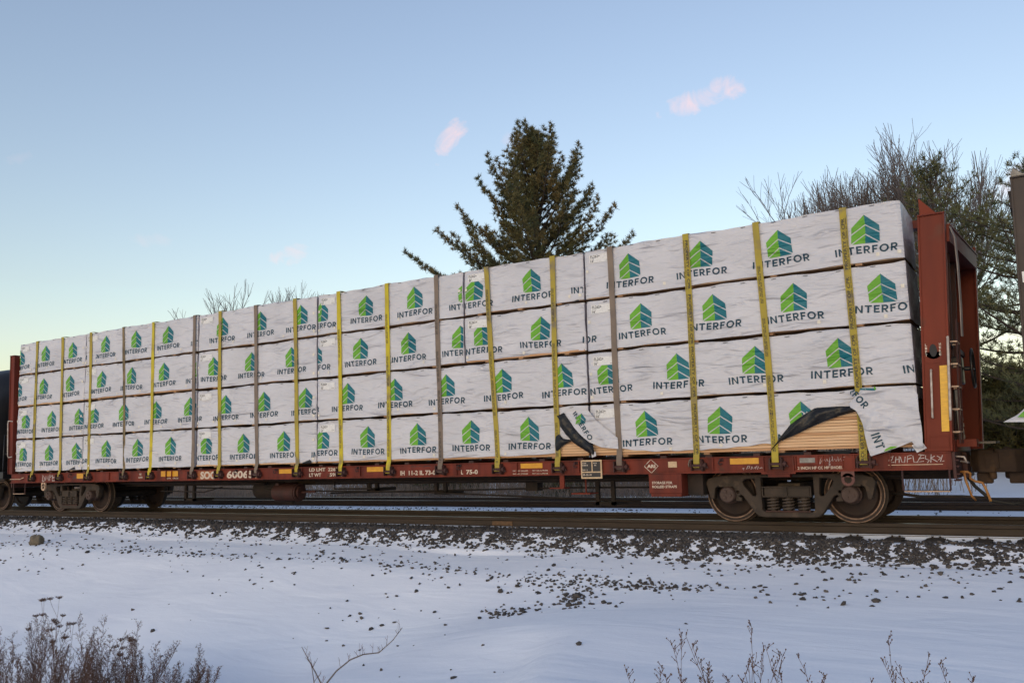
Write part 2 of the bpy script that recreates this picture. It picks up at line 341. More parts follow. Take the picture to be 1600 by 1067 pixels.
def interfor_strokes():
    T = .205; out = []; x = 0
    def q(*p): out.append([(x+a, b) for a, b in p])
    def bar(a0, b0, a1, b1): q((a0, b0), (a1, b0), (a1, b1), (a0, b1))
    def arc(cx, cy, rx, ry, t0, t1, n):
        for i in range(n):
            a, b = R_(t0+(t1-t0)*i/n), R_(t0+(t1-t0)*(i+1)/n)
            q((cx+rx*math.cos(a), cy+ry*math.sin(a)), (cx+rx*math.cos(b), cy+ry*math.sin(b)),
              (cx+(rx-T)*math.cos(b), cy+(ry-T)*math.sin(b)), (cx+(rx-T)*math.cos(a), cy+(ry-T)*math.sin(a)))
    for ch in 'INTERFOR':
        if ch == 'I': bar(0, 0, T, 1); w = T
        if ch == 'N':
            w = .84; bar(0, 0, T, 1); bar(w-T, 0, w, 1); q((T, .72), (T, 1), (w-T, .28), (w-T, 0))
        if ch == 'T': w = .78; bar(0, 1-T, w, 1); bar(w/2-T/2, 0, w/2+T/2, 1-T)
        if ch in 'EF':
            w = .64 if ch == 'E' else .60; bar(0, 0, T, 1); bar(T, 1-T, w, 1); bar(T, .5-T/2, w*.9, .5+T/2)
            if ch == 'E': bar(T, 0, w, T)
        if ch == 'R':
            w = .74; bar(0, 0, T, 1); bar(T, 1-T, .42, 1); bar(T, .34, .42, .34+T); arc(.40, .67, .32, .33, -90, 90, 8)
            q((.30, .34), (.50, .34), (w, 0), (w-.22, 0))
        if ch == 'O': w = 1.02; arc(.51, .5, .51, .52, 0, 360, 22)
        x += w+.20
    W = x-.20
    return [[(a/W-.5, b) for a, b in p] for p in out]
STROKES = interfor_strokes()
def logo(mb, cx, z_apex, fn, w=.37, h=.41, tw=.825, th=.107, emblem=True, text=True, rot=0, x_lo=-1e9, x_hi=1e9, keep=None):
    """fn maps (x, z, lift) on the sheet to space; materials 0 green, 1 teal, 2 navy"""
    cr, sr = math.cos(rot), math.sin(rot)
    def put(x, z): return (cx+cr*x-sr*z, z_apex+sr*x+cr*z)
    def poly(P, mi, lift=0.0):
        Q = [put(*p) for p in P]
        if max(a for a, _ in Q) < x_lo or min(a for a, _ in Q) > x_hi: return
        Q = [(min(max(a, x_lo), x_hi), b) for a, b in Q]
        if max(a for a, _ in Q)-min(a for a, _ in Q) < 1e-4: return
        if keep and not keep(sum(a for a, _ in Q)/len(Q), sum(b for _, b in Q)/len(Q)): return
        mb.add([fn(a, b, lift) for a, b in Q], [tuple(range(len(Q)))], mi)
    if emblem:
        bands = [(lambda s: .41*s, lambda s: .335+.295*s), (lambda s: .375+.305*s, lambda s: .665+.305*s), (lambda s: .705+.315*s, lambda s: 1.0)]
        for side, mi in ((-1, 0), (1, 1)):
            for bi, (t, b) in enumerate(bands):
                smax = .92 if bi == 2 else 1.0; n = 8
                for i in range(n):
                    s0, s1 = smax*i/n, smax*(i+1)/n
                    for k in range(3):
                        g = lambda s, f: -(t(s)+(b(s)-t(s))*f)*h
                        P = [(side*s0*w/2, g(s0, k/3)), (side*s1*w/2, g(s1, k/3)), (side*s1*w/2, g(s1, (k+1)/3)), (side*s0*w/2, g(s0, (k+1)/3))]
                        poly(P, mi)
    for i, p in enumerate(STROKES if text else []):
        poly([(a*tw, -(h+.138)+b*th) for a, b in p], 2, .0002*(i % 4))

# ------------------------------------------------------------------ ground
def sstep(a, b, x): t = np.clip((np.asarray(x, float)-a)/(b-a), 0, 1); return t*t*(3-2*t)
_rg = np.random.default_rng(5)
_W = [(_rg.uniform(.25, 2.2), _rg.uniform(0, 6.28), _rg.uniform(0, 6.28)) for _ in range(14)]
def wob(x, y):
    s = 0
    for k, a, ph in _W: s = s+np.sin(k*(np.cos(a)*x+np.sin(a)*y)+ph)/k**.7
    return s/5
YR = [-60, -13, -7.5, -5, -3.2, -2, -.85, -.55, -.12, .45, .6, 8.0, 9.6, 14, 30, 90, 400]
ZR = [-.7, -.55, -.78, -.72, -.64, -.56, -.44, -.36, -.185, -.178, -.155, -.155, -.55, -.85, -.9, -.6, -1.0]
ZL = [-1.3, -1.55, -1.75, -1.42, -.93, -.57, -.44, -.36, -.185, -.178, -.155, -.155, -.55, -.85, -.9, -.6, -1.0]
def ground_z(x, y):
    x, y = np.asarray(x, float), np.asarray(y, float)
    w = sstep(-2.2, -7.0, x+.25*np.sin(y*.9)-.15*(y+6))
    z = np.interp(y, YR, ZR)*(1-w)+np.interp(y, YR, ZL)*w
    xc = -2.05-.42*(y+6.5)+.18*np.sin(1.3*y)
    z = z-.20*sstep(0, .55, xc-x)*sstep(-4.2, -5.6, y)*sstep(-5.5, -3.5, x)+.05*np.exp(-((x+1.2)/1.6)**2-((y+4.3)/1.0)**2)
    amp = np.where((y > -.8) & (y < 9.5), .004, .048)
    wb = sstep(-5, -16, x); zb_ = np.interp(y, [8.0, 9.6, 14, 20, 30, 90, 400], [-.155, -.42, -.05, .55, .85, .6, -1.0])*(1-wb)+np.interp(y, [8.0, 9.6, 14, 20, 30, 90, 400], [-.155, -.48, -.42, -.30, -.1, 0, -1.0])*wb
    z = np.where(y > 8.0, zb_, z)
    z = z-.045*sstep(-1.9, -1.3, x)*((y > -.1) & (y < .66))      # tie ends stick out of the ballast at the right
    return z+wob(x, y)*amp
xs = np.concatenate([np.linspace(-1500, -70, 14), np.linspace(-60, -30, 31), np.arange(-29.8, 9, .2), np.linspace(9.5, 40, 30), np.linspace(60, 1500, 14)])
ys = np.concatenate([np.linspace(-1200, -60, 10), np.linspace(-50, -14, 14), np.arange(-13.6, -1.5, .2), np.arange(-1.5, 1.0, .06), np.arange(1.0, 11, .25), np.linspace(11.5, 60, 60), np.linspace(70, 2500, 20)])
GX, GY = np.meshgrid(xs, ys); GZ = ground_z(GX, GY); nx, ny = len(xs), len(ys)
idx = np.arange(nx*ny).reshape(ny, nx)
gf = np.stack([idx[:-1, :-1], idx[:-1, 1:], idx[1:, 1:], idx[1:, :-1]], -1).reshape(-1, 4)
g = np_mesh('ground', np.stack([GX, GY, GZ], -1).reshape(-1, 3), gf, SNOW, smooth=True)
bare = np.interp(GY, [-1.2, -.62, -.42, .35, .5, .6, 9, 10.5, 14, 40, 60], [0, .05, .25, .42, .0, .0, .30, .30, .40, .42, .40])
bare = bare-.10*sstep(-6, -18, GX)*(GY < .6)-.14*sstep(-12, -4, GX)*(GY > 9)
bare = np.where((GY > .75) & (GY < 9), .30+.16*sstep(-8, -18, GX), bare)
a = g.data.attributes.new('bare', 'FLOAT', 'POINT'); a.data.foreach_set('value', bare.ravel().astype(np.float32))
tag(g, kind='structure')

# ------------------------------------------------------------------ ballast stones (uncountable)
def ico():
    t = (1+5**.5)/2; V = np.array([(-1, t, 0), (1, t, 0), (-1, -t, 0), (1, -t, 0), (0, -1, t), (0, 1, t), (0, -1, -t), (0, 1, -t), (t, 0, -1), (t, 0, 1), (-t, 0, -1), (-t, 0, 1)], float)
    F = np.array([(0, 11, 5), (0, 5, 1), (0, 1, 7), (0, 7, 10), (0, 10, 11), (1, 5, 9), (5, 11, 4), (11, 10, 2), (10, 7, 6), (7, 1, 8), (3, 9, 4), (3, 4, 2), (3, 2, 6), (3, 6, 8), (3, 8, 9), (4, 9, 5), (2, 4, 11), (6, 2, 10), (8, 6, 7), (9, 8, 1)])
    return V/np.linalg.norm(V[0]), F
def scatter(name, P, size, tone, mat, seed):
    g = np.random.default_rng(seed); V0, F0 = ico(); n = len(P)
    kinds = V0[None]*(1+g.uniform(-.42, .42, (16, 12, 1)))*g.uniform(.5, 1.25, (16, 1, 3))
    k = g.integers(0, 16, n); V = kinds[k]
    q = g.normal(size=(n, 4)); q /= np.linalg.norm(q, axis=1)[:, None]; w, x, y, z = q.T
    Rm = np.stack([1-2*(y*y+z*z), 2*(x*y-z*w), 2*(x*z+y*w), 2*(x*y+z*w), 1-2*(x*x+z*z), 2*(y*z-x*w), 2*(x*z-y*w), 2*(y*z+x*w), 1-2*(x*x+y*y)], -1).reshape(n, 3, 3)
    V = np.einsum('nij,nvj->nvi', Rm, V)*np.array([1, 1, .75])*size[:, None, None]+P[:, None, :]
    F = (F0[None]+np.arange(n)[:, None, None]*12).reshape(-1, 3)
    o = np_mesh(name, V.reshape(-1, 3), F, mat, tone=np.repeat(tone, 12)); o['kind'] = 'stuff'; return o
rg = np.random.default_rng(11)
N = 125000
bx, by = rg.uniform(-46, 4.5, N), rg.uniform(-1.25, .60, N)
left = sstep(-4, -20, bx)
edge = -.60+.26*left+.10*wob(bx*2.1, by*2)
p = 1/(1+np.exp(-(by-edge)/.12)); p = np.clip(p, .012, 1)*(1-.25*left)
patch = wob(bx*9+7+by*8, by*15)+.8*wob(bx*21+3, by*30+bx*9)
p *= np.where(patch > .9*(by-edge)+.02+.35*sstep(-7, -2, bx), .06, 1)
p *= np.where((bx > -1.7) & (by > .22), .25, 1)
p *= np.where(by > .50, .06, 1)
ok = rg.uniform(size=N) < p
bx, by = bx[ok], by[ok]; sz = rg.uniform(.015, .036, len(bx))*(1+.15*left[ok]); tone = rg.beta(1.3, 2.6, len(bx))
bz = ground_z(bx, by)+sz*rg.uniform(-.25, .55, len(bx))
tag(scatter('ballast_stones', np.stack([bx, by, bz], -1), sz, tone, STONE, 3), 'dark crushed stone ballast along the near rail', 'ballast', kind='stuff')
# sparse stones lying on the snow of the slope, and between and beyond the rails
cl = [(-4.3, -2.15, .75, .22, 190), (-3.0, -2.15, .6, .12, 120), (-4.5, -3.35, .22, .16, 60), (-3.75, -3.05, .30, .14, 45), (-3.9, -2.65, .12, .1, 40), (-12, -1.85, 1.6, .12, 90), (-8.3, -1.7, .9, .22, 70),
      (-6.6, -1.9, .5, .18, 45), (-15.5, -1.75, 2.2, .2, 110), (-10.3, -2.4, 1.0, .4, 22), (-.9, -2.3, .45, .35, 34), (-6.3, -3.2, .8, .5, 20), (-2.0, -1.3, 1.5, .25, 60), (.4, -1.5, .8, .5, 40),
      (-18, -2.6, 1.6, .35, 60), (-8.5, -3.4, 1.6, .7, 20), (-4.6, -5.6, 1.2, .9, 26)]
pts = [np.stack([rg.normal(cx, sx, n), rg.normal(cy, sy, n)], -1) for cx, cy, sx, sy, n in cl]
ncl = sum(len(q) for q in pts)
pts.append(np.stack([rg.uniform(-24, 2.5, 170), -.8-rg.gamma(1.2, .8, 170)], -1))
pts.append(np.stack([rg.uniform(-30, 4, 1500), rg.uniform(.85, 2.1, 1500)], -1))
pts.append(np.stack([rg.uniform(-40, 4, 5200), rg.uniform(2.35, 5.2, 5200)], -1)[rg.uniform(size=5200) < .62])
pts = np.concatenate(pts); sz = rg.uniform(.008, .026, len(pts))*np.where(rg.uniform(size=len(pts)) < .07, 1.35, 1)
sz[:ncl] *= 1.25
keep = ~((np.abs(pts[:, 1]-.713) < .1) | (np.abs(pts[:, 1]-2.218) < .1)) & ((pts[:, 1] < .6) | (pts[:, 0] < -6) | (rg.uniform(size=len(pts)) < .25))
pts, sz = pts[keep], sz[keep]
z = ground_z(pts[:, 0], pts[:, 1])+sz*rg.uniform(-.1, .45, len(pts))
tag(scatter('loose_stones', np.stack([pts[:, 0], pts[:, 1], z], -1), sz, rg.beta(1.3, 2.4, len(pts)), STONE, 4), 'loose stones sprinkled over the snowy slope', 'stones', kind='stuff')
# one larger rock on the left
V0, F0 = ico(); me = bpy.data.meshes.new('boulder'); bm = bmesh.new(); bmesh.ops.create_icosphere(bm, subdivisions=3, radius=1)
for v in bm.verts:
    n = v.co.copy(); k = 1+.16*math.sin(3.1*n.x+1)*math.sin(2.7*n.y)+.12*math.sin(5*n.z+n.x*4)+.05*math.sin(11*n.x+7*n.y)
    v.co = Vector((n.x*.15*k, n.y*.13*k, max(n.z*.14*k, -.08)))
bm.to_mesh(me); bm.free(); me.materials.append(BOULDER); me.polygons.foreach_set('use_smooth', [True]*len(me.polygons))
o = new_obj('boulder', me); ORG[o] = Vector(); o.location = (-17.75, -1.80, float(ground_z(-17.75, -1.8))+.075)
tag(o, 'single tan boulder lying on the snow below the ballast at left', 'rock')

# ------------------------------------------------------------------ tracks
prof = [(-.075, -.178), (.075, -.178), (.075, -.166), (.02, -.150), (.009, -.140), (.009, -.060), (.0355, -.046), (.0375, -.008), (.031, 0), (-.031, 0), (-.0375, -.008), (-.0355, -.046), (-.009, -.060), (-.009, -.140), (-.02, -.150), (-.075, -.166)]
def rail(y, parent, x0=-140, x1=60):
    mb = MB(); n = len(prof); X = [x0, x1]
    V = [(x, y+a, b) for x in X for a, b in prof]
    mb.v = V; mb.f = [(i, (i+1) % n, n+(i+1) % n, n+i) for i in range(n)]+[tuple(range(n)), tuple(range(n, 2*n))]
    mb.m = [1 if i == 8 else 0 for i in range(n)]+[0, 0]
    return mb.build('rail', [RAILM, RAILT], parent)
TIE = None
for ti, (ya, x0, x1) in enumerate(((.713, -27, 5), (5.668, -27, 5))):
    tr = empty('railway_track', (-10, ya+.7525, -.17), kind='structure')
    rail(ya, tr); rail(ya+1.505, tr)
    if ti == 0:
        MB().box(-7.35, -6.92, .690, .7036, -.139, -.066).build('rail_weld', WELD, tr)
    for i in range(int((x1-x0)/.53)):
        if TIE is None:
            mb = MB(); mb.box(-.115, .115, -1.30, 1.30, -.12, .0, 0)
            for s in (-1, 1):
                mb.box(-.09, .09, s*.7525-.19, s*.7525+.19, .0005, .0045, 1)
                for q in (-.15, .13): mb.box(-.06, -.035, s*.7525+q, s*.7525+q+.03, .0045, .03, 1); mb.box(.035, .06, s*.7525+q, s*.7525+q+.03, .0045, .03, 1)
            TIE = mb.build('tie', [CONC, RAILM], None, bevel=.008); TIE.parent = tr; t = TIE
        else:
            t = TIE.copy(); COL.objects.link(t); t.parent = tr
        t.location = (x0+i*.53+10+random.Random(i).uniform(-.03, .03), 0, -.0125)

# ------------------------------------------------------------------ lumber car
YC = 1.4655                                            # track centre
XL, XR = -22.24, 0.35
car = empty('lumber_car', (-11, YC, 0), 'rust red centre beam lumber car carrying white wrapped bundles', 'rail car')
STRAPS = [(-21.24, -21.2, 'Y2'), (-20.07, -19.96, 'Y2'), (-18.83, -18.74, 'Y2'), (-17.5, -17.3, 'B'), (-16.34, -16.32, 'Y'), (-14.86, -14.83, 'G'), (-14.0, -13.95, 'Y2'),
          (-12.86, -12.77, 'G'), (-11.68, -11.58, 'Y2'), (-10.45, -10.38, 'Y'), (-9.19, -9.17, 'Y'), (-8.0, -7.96, 'G'), (-6.88, -6.73, 'Y2'), (-5.52, -5.54, 'Y2'),
          (-4.43, -4.41, 'G'), (-3.11, -3.12, 'Y2'), (-2.0, -1.93, 'Y2'), (-.75, -.73, 'Y2')]
for side, nm in ((1, 'near'), (-1, 'far')):
    f = lambda y: y if side > 0 else 2*YC-y
    mb = MB()
    mb.box(XL, XR, f(.0), f(.02), .775, .985); mb.box(XL, XR, f(-.035), f(.12), .760, .777)
    mb.box(XL, XR, f(-.022), f(.12), .983, .997)
    mb.build('side_sill', RED, car)
mb = MB(); mb.box(XL, XR, .06, 2*YC-.06, .93, .972); mb.build('deck', DKRED, car)
for i in range(31):
    x = XL+.3+i*.73
    if i == 0: RISER = MB().box(x-.05, x+.05, .04, 2*YC-.04, .973, 1.035).build('deck_riser', DKRED, car)
    else: copy_obj(RISER, car, (i*.73, 0, 0))
MB().box(XL+.1, XR-.05, YC-.30, YC+.30, .60, .925).build('centre_sill', UNDER, car, bevel=.01)
mb = MB()
for x in np.arange(XL+1.6, XR-1, 1.98): mb.box(x-.05, x+.05, .05, 2*YC-.05, .80, .925)
mb.build('cross_bearers', UNDER, car)
# sill ribs
ribs = [-19.9, -17.9, -15.75, -15.55, -13.05, -11.45, -9.9, -7.62, -6.35, -5.15, -2.88, -2.12, -1.66, -1.28, -1.02, -.86, -.4]
for i, x in enumerate(ribs):
    if i == 0: RIB = MB().box(x-.008, x+.008, -.032, -.0005, .80, .982).build('sill_rib', RED, car)
    else: copy_obj(RIB, car, (x-ribs[0], 0, 0))
# hooks next to the winches
hk = [-19.5, -13.4, -12.2, -9.95, -7.55, -5.2, -2.75]
for i, x in enumerate(hk):
    if i == 0: HOOK = MB().tube([(x, -.005, .96), (x, -.05, .965), (x-.02, -.065, .94), (x-.035, -.055, .905), (x-.02, -.05, .885), (x+.02, -.04, .90)], .011, 6).box(x-.035, x+.03, -.012, -.0005, .93, .98).build('strap_hook', DKRED, car, smooth=True)
    else: copy_obj(HOOK, car, (x-hk[0], 0, 0))
# strap winches
def winch(x):
    mb = MB()
    for s in (-.085, .075): mb.box(x+s, x+s+.012, -.10, -.0005, .80, .965)
    mb.box(x-.085, x+.087, -.012, -.0005, .955, .975); mb.box(x-.12, x+.12, -.008, -.0008, .805, .93)
    mb.cyl((x-.10, -.060, .875), (x+.155, -.060, .875), .026, 12); mb.cyl((x+.115, -.060, .875), (x+.150, -.060, .875), .042, 14)
    mb.box(x+.09, x+.10, -.085, -.0006, .79, .955); mb.box(x+.155, x+.175, -.070, -.05, .835, .86)
    return mb.build('strap_winch', DKRED, car, smooth=False)
for i, (xt, xb, _) in enumerate(STRAPS):
    if i == 0: WIN = winch(xb)
    else: copy_obj(WIN, car, (xb-STRAPS[0][1], 0, 0))
# frame round the jacking pad by the seventeenth strap
MB().box(-2.13, -2.11, -.040, -.023, .74, .985).box(-1.70, -1.68, -.040, -.023, .74, .985).box(-2.15, -1.66, -.050, -.036, .735, .757).box(-2.06, -1.75, -.03, .1, .69, .734).build('jacking_pad', RED, car)

# coloured plates, boards and lettering on the near sill
def plate(name, x0, x1, z0, z1, m, y=-.006, t=.004, **k): return MB().box(x0, x1, y, y+t, z0, z1).build(name, m, car, **k)
for x0, x1, z0, z1 in ((-19.25, -18.9, .85, .975), (-15.95, -15.35, .86, .985), (-12.12, -11.74, .875, .965), (-9.74, -9.33, .878, .968), (-6.28, -5.85, .885, .968), (-2.62, -2.19, .885, .972)):
    plate('reflector_plate', x0, x1, z0, z1, PLATE)
plate('identity_tag', -3.60, -3.46, .855, .945, BOARDC)
mb = MB(); mb.box(-1.64, -1.345, -.020, -.001, .855, .985, 0); mb.box(-1.60, -1.385, -.026, -.019, .885, .955, 1); mb.build('mounted_plate', [RED, STEEL], car, bevel=.004)
db = MB().box(-5.10, -4.72, -.05, -.036, .70, 1.0).build('data_board', BOARDC, car, bevel=.004)
mb = MB(); mb.box(-5.075, -4.905, -.053, -.0505, .815, .975); mb.box(-4.885, -4.745, -.053, -.0505, .815, .975); mb.box(-5.075, -4.745, -.053, -.0505, .725, .795)
mb.build('board_panel', BOARDB, db)
mb = MB()
for t, x0, x1, z0, z1 in (('III', -5.065, -5.0, .94, .958), ('IIII', -5.065, -4.97, .905, .925), ('III I', -5.065, -4.98, .83, .85), ('III', -4.865, -4.81, .94, .958), ('II', -4.85, -4.82, .905, .925), ('II-II-II', -5.06, -4.91, .75, .775)):
    sill_text(mb, t, x0, x1, z0, z1, -.0545)
mb.build('board_lettering', LETTER, db)
YT = -.0035
def stencil(*a):
    mb = MB(); sill_text(mb, *a); mb.build('stencil_lettering', LETTER, car, fix=False)
stencil('600653', -13.72, -12.72, .795, .955, YT, 0, .035)
stencil('LD LMT  226200', -11.27, -10.36, .905, .975, YT, 0, .03); stencil('LT WT', -11.27, -10.94, .80, .87, YT, 0, .03); stencil('59800', -10.71, -10.36, .80, .87, YT, 0, .03)
stencil('IH', -8.92, -8.82, .80, .885, YT, 0, .03); stencil('11-2 IL 73-0', -8.72, -8.10, .80, .885, YT, 0, .03); stencil('L', -7.53, -7.49, .80, .88, YT, 0, .03); stencil('75-0', -7.42, -7.17, .80, .88, YT, 0, .03)
for j in range(2):
    stencil(('PAT. NO. 5,626,093', 'PAT. NO. 5,758,584')[j], -6.44, -6.14, .83-.05*j, .855-.05*j, YT, 0, .02); stencil(('PAT. NO. 6,199,486', 'PAT. NO. 6,494,148')[j], -6.05, -5.75, .83-.05*j, .855-.05*j, YT, 0, .02)
stencil('2 INCH HF COMP SHOES', -1.64, -1.02, .793, .833, YT, 0, .03)
stencil('NE', -16.75, -16.67, .90, .945, YT); stencil('600', -16.78, -16.63, .83, .87, YT); stencil('WWW.CPR.CA', -15.75, -15.33, .80, .835, YT)
for pts in (((-4.0, .88), (-3.885, .985), (-3.77, .88), (-3.885, .775), (-4.0, .88), (-3.96, .916)),):
    mb = MB(); ribbon(mb, pts, .012, lambda a, b: (a, YT, b)); mb.build('diamond_mark', LETTER, car, fix=False)
stencil('ARI', -3.955, -3.815, .853, .907, YT-.0005, 0, .05)
mb = MB(); mb.box(-14.68, -14.12, -.004, -.002, .775, .965, 0); mb.build('faded_patch', ORANGE, car)
mb = MB(); sill_text(mb, 'SOO', -14.58, -14.05, .785, .955, -.0055, 0, .045); mb.build('reporting_mark', LETTER, car, fix=False)
# scrawls
def scrawl(name, x0, x1, z0, z1, strokes, w, m):
    mb = MB()
    for i, st in enumerate(strokes): ribbon(mb, [(x0+a*(x1-x0), z0+b*(z1-z0)) for a, b in st], w, lambda a, b: (a, YT-.0004*(i % 5), b))
    return mb.build(name, m, car, fix=False)
scrawl('graffiti', -.42, .26, .855, .965, [[(0, .3), (.04, .75), (.09, .9), (.06, .45), (.02, .1), (.1, .15)], [(.12, .05), (.14, .8)], [(.12, .45), (.19, .5)], [(.2, .85), (.19, .05)],
    [(.22, .8), (.24, .15), (.29, .1), (.31, .8)], [(.34, .05), (.35, .85), (.43, .95)], [(.35, .5), (.42, .6)], [(.45, .9), (.46, .1), (.53, .1)], [(.55, 1), (.66, .92)], [(.6, .9), (.52, .1), (.64, .2)], [(.55, .5), (.65, .6)],
    [(.68, .9), (.67, .5), (.74, .3), (.70, .0)], [(.78, 1), (.76, 0)], [(.76, .5), (.84, .8)], [(.78, .5), (.88, .1)], [(.88, .8), (.94, .55), (.9, .3)], [(.98, .9), (.93, .1), (1, .2)]], .010, GRAF)
MB().box(-.43, .24, -.008, -.002, .828, .838).build('sill_bar', CREAM, car)
scrawl('graffiti', -1.33, -.98, .865, .975, [[(0, .1), (.05, .6), (.12, .95), (.1, .4), (.0, .0)], [(.14, .3), (.2, .6), (.24, .3), (.3, .65), (.34, .3)], [(.36, -.2), (.42, .9), (.40, .2), (.5, .55)], [(.5, .95), (.52, .3), (.6, .6), (.64, .3), (.7, .6)],
    [(.72, .9), (.74, .3), (.82, .6), (.86, .9), (.84, .3), (.94, .5)], [(.9, .75), (1, .85)], [(.36, -.1), (.42, .05), (.38, -.3)]], .006, GRAF)
scrawl('graffiti', -2.44, -2.12, .80, .86, [[(0, .3), (.08, .5), (.05, 0)], [(.2, .2), (.26, .9), (.36, .95), (.3, .3)], [(.4, .1), (.45, .8), (.5, .2)], [(.55, .4), (.7, .95), (.6, .2)], [(.7, .1), (.75, .8)], [(.8, .3), (.9, .5), (1, .2)]], .009, GRAF)
scrawl('graffiti', -20.76, -20.1, .79, .97, [[(0, 0), (.02, .9), (.14, .5), (.12, .05), (0, 0)], [(.2, .1), (.24, .8), (.32, .3), (.38, .85), (.42, .1)], [(.5, .1), (.5, .9), (.62, .8), (.5, .5)], [(.68, .9), (.68, .1), (.86, .1)], [(.68, .5), (.82, .55)], [(.9, .9), (1, .3)]], .025, GRAF)
scrawl('graffiti', -19.4, -18.85, .82, .96, [[(0, .2), (.1, .5), (.3, .3)], [(.5, 0), (.55, .8), (.65, .2)], [(.8, .1), (.82, .9)], [(.9, .2), (1, .7)]], .05, GRAFD)
scrawl('graffiti', -8.68, -8.2, .945, .97, [[(0, .2), (.1, .9), (.2, .2), (.3, .8)], [(.35, .2), (.5, .9), (.55, .1)], [(.6, .2), (.8, .8), (1, .3)]], .010, GRAFD)
# lower boxes and fittings
sb = MB().box(-3.90, -3.40, -.03, .42, .41, .755).box(-3.92, -3.38, -.045, -.029, .46, .758).build('strap_storage_box', RED, car, bevel=.012)
mb = MB(); sill_text(mb, 'STORAGE FOR', -3.865, -3.53, .605, .645, -.0475, 0, .03); sill_text(mb, 'ROLLED STRAPS', -3.865, -3.46, .545, .585, -.0475, 0, .03); mb.build('box_lettering', LETTER, sb, fix=False)
MB().box(-3.40, -3.15, .25, .85, .42, .75).build('equipment_box', UNDER, car, bevel=.01)
MB().box(-5.53, -5.45, .0, .03, .555, .765).box(-5.72, -5.45, -.02, .2, .54, .556).build('sill_bracket', RED2, car)
MB().box(-5.4, -5.05, .15, .45, .44, .46).tube([(-5.2, .3, .76), (-5.2, .3, .45)], .012).build('pipe_bracket', RED2, car)
PINKR = pmat('dusty_red', (.15, .062, .048), (.11, .045, .036), scale=8, rough=.8)
for x in (-20.67, -.96):
    MB().lathe((x, -.012, .645), [(.050, -.018), (.088, -.018), (.088, .018), (.050, .018), (.050, -.018)], 24).box(x-.088, x+.088, -.03, .006, .68, .762).build('lifting_eye', PINKR if x > -5 else CREAM, car, smooth=False)
def stirrup(x0, x1): return MB().tube([(x0, -.01, .775), (x0, -.03, .72), (x0, -.03, .50), (x0+.02, -.03, .485), (x1-.02, -.03, .485), (x1, -.03, .50), (x1, -.03, .72), (x1, -.01, .775)], .013, 6).box(x0+.01, x1-.01, -.05, -.005, .475, .487, 1).build('stirrup_step', [DKRED, CREAM], car)
stirrup(-.26, .31); stirrup(-22.05, -21.5)
# brake gear under the middle of the car
ut = MB().cyl((-12.95, YC-.75, .46), (-12.25, YC-.75, .46), .18, 24).cyl((-12.33, YC-.75, .46), (-12.30, YC-.75, .46), .195, 24).cyl((-12.25, YC-.75, .46), (-12.20, YC-.75, .46), .13, 24).cyl((-12.2, YC-.75, .46), (-11.8, YC-.75, .48), .025)
ut.box(-12.9, -12.8, YC-.85, YC-.3, .60, .66).build('brake_cylinder', DKRED, car, smooth=False, bevel=.006)
MB().cyl((-14.1, YC-.2, .50), (-13.2, YC-.2, .50), .21, 24).cyl((-14.22, YC-.2, .50), (-14.1, YC-.2, .50), .12, 24, r2=.21).cyl((-13.2, YC-.2, .50), (-13.08, YC-.2, .50), .21, 24, r2=.12).build('air_reservoir', UNDER, car, bevel=.006)
MB().box(-13.0, -12.7, YC-.5, YC-.15, .28, .60).cyl((-12.85, YC-.4, .28), (-12.85, YC-.4, .2), .05).build('control_valve', UNDER, car, bevel=.01)
for nm, pts, r in (('brake_rod', [(-16.5, YC-.1, .55), (-11.8, YC-.6, .48), (-9.2, YC-.4, .44), (-4.6, YC-.3, .26)], .016), ('brake_rod', [(-11.8, YC-.3, .42), (-6, YC-.2, .50), (-3.6, YC-.2, .50)], .016),
                   ('brake_pipe', [(-22, YC-.55, .70), (-14.5, YC-.55, .68), (-13.6, YC-.5, .64)], .024), ('brake_pipe', [(-17, YC-.7, .50), (-15.4, YC-.7, .47), (-14.9, YC-.6, .58)], .014),
                   ('brake_pipe', [(-12, YC-.55, .66), (-.3, YC-.5, .66)], .02), ('brake_pipe', [(-11.4, YC-.6, .66), (-11.4, YC-.6, .52), (-10.4, YC-.6, .52), (-10.4, YC-.6, .64)], .018)):
    MB().tube(pts, r, 6).build(nm, UNDER, car, smooth=True)
for x, z in ((-16.6, .24), (-9.0, .39), (-5.45, .20), (-10.75, .46)):
    mb = MB(); d = .30 if z < .3 else .22
    mb.box(x, x+.07, YC-.33, YC-.27, z, .62); mb.box(x+d, x+d+.07, YC-.33, YC-.27, z, .62); mb.box(x, x+d+.07, YC-.33, YC+.27, z, z+.06)
    mb.build('rod_carrier', UNDER, car)
MB().box(-6.9, -6.65, YC-.3, YC-.1, .45, .62).build('rod_guide', UNDER, car)

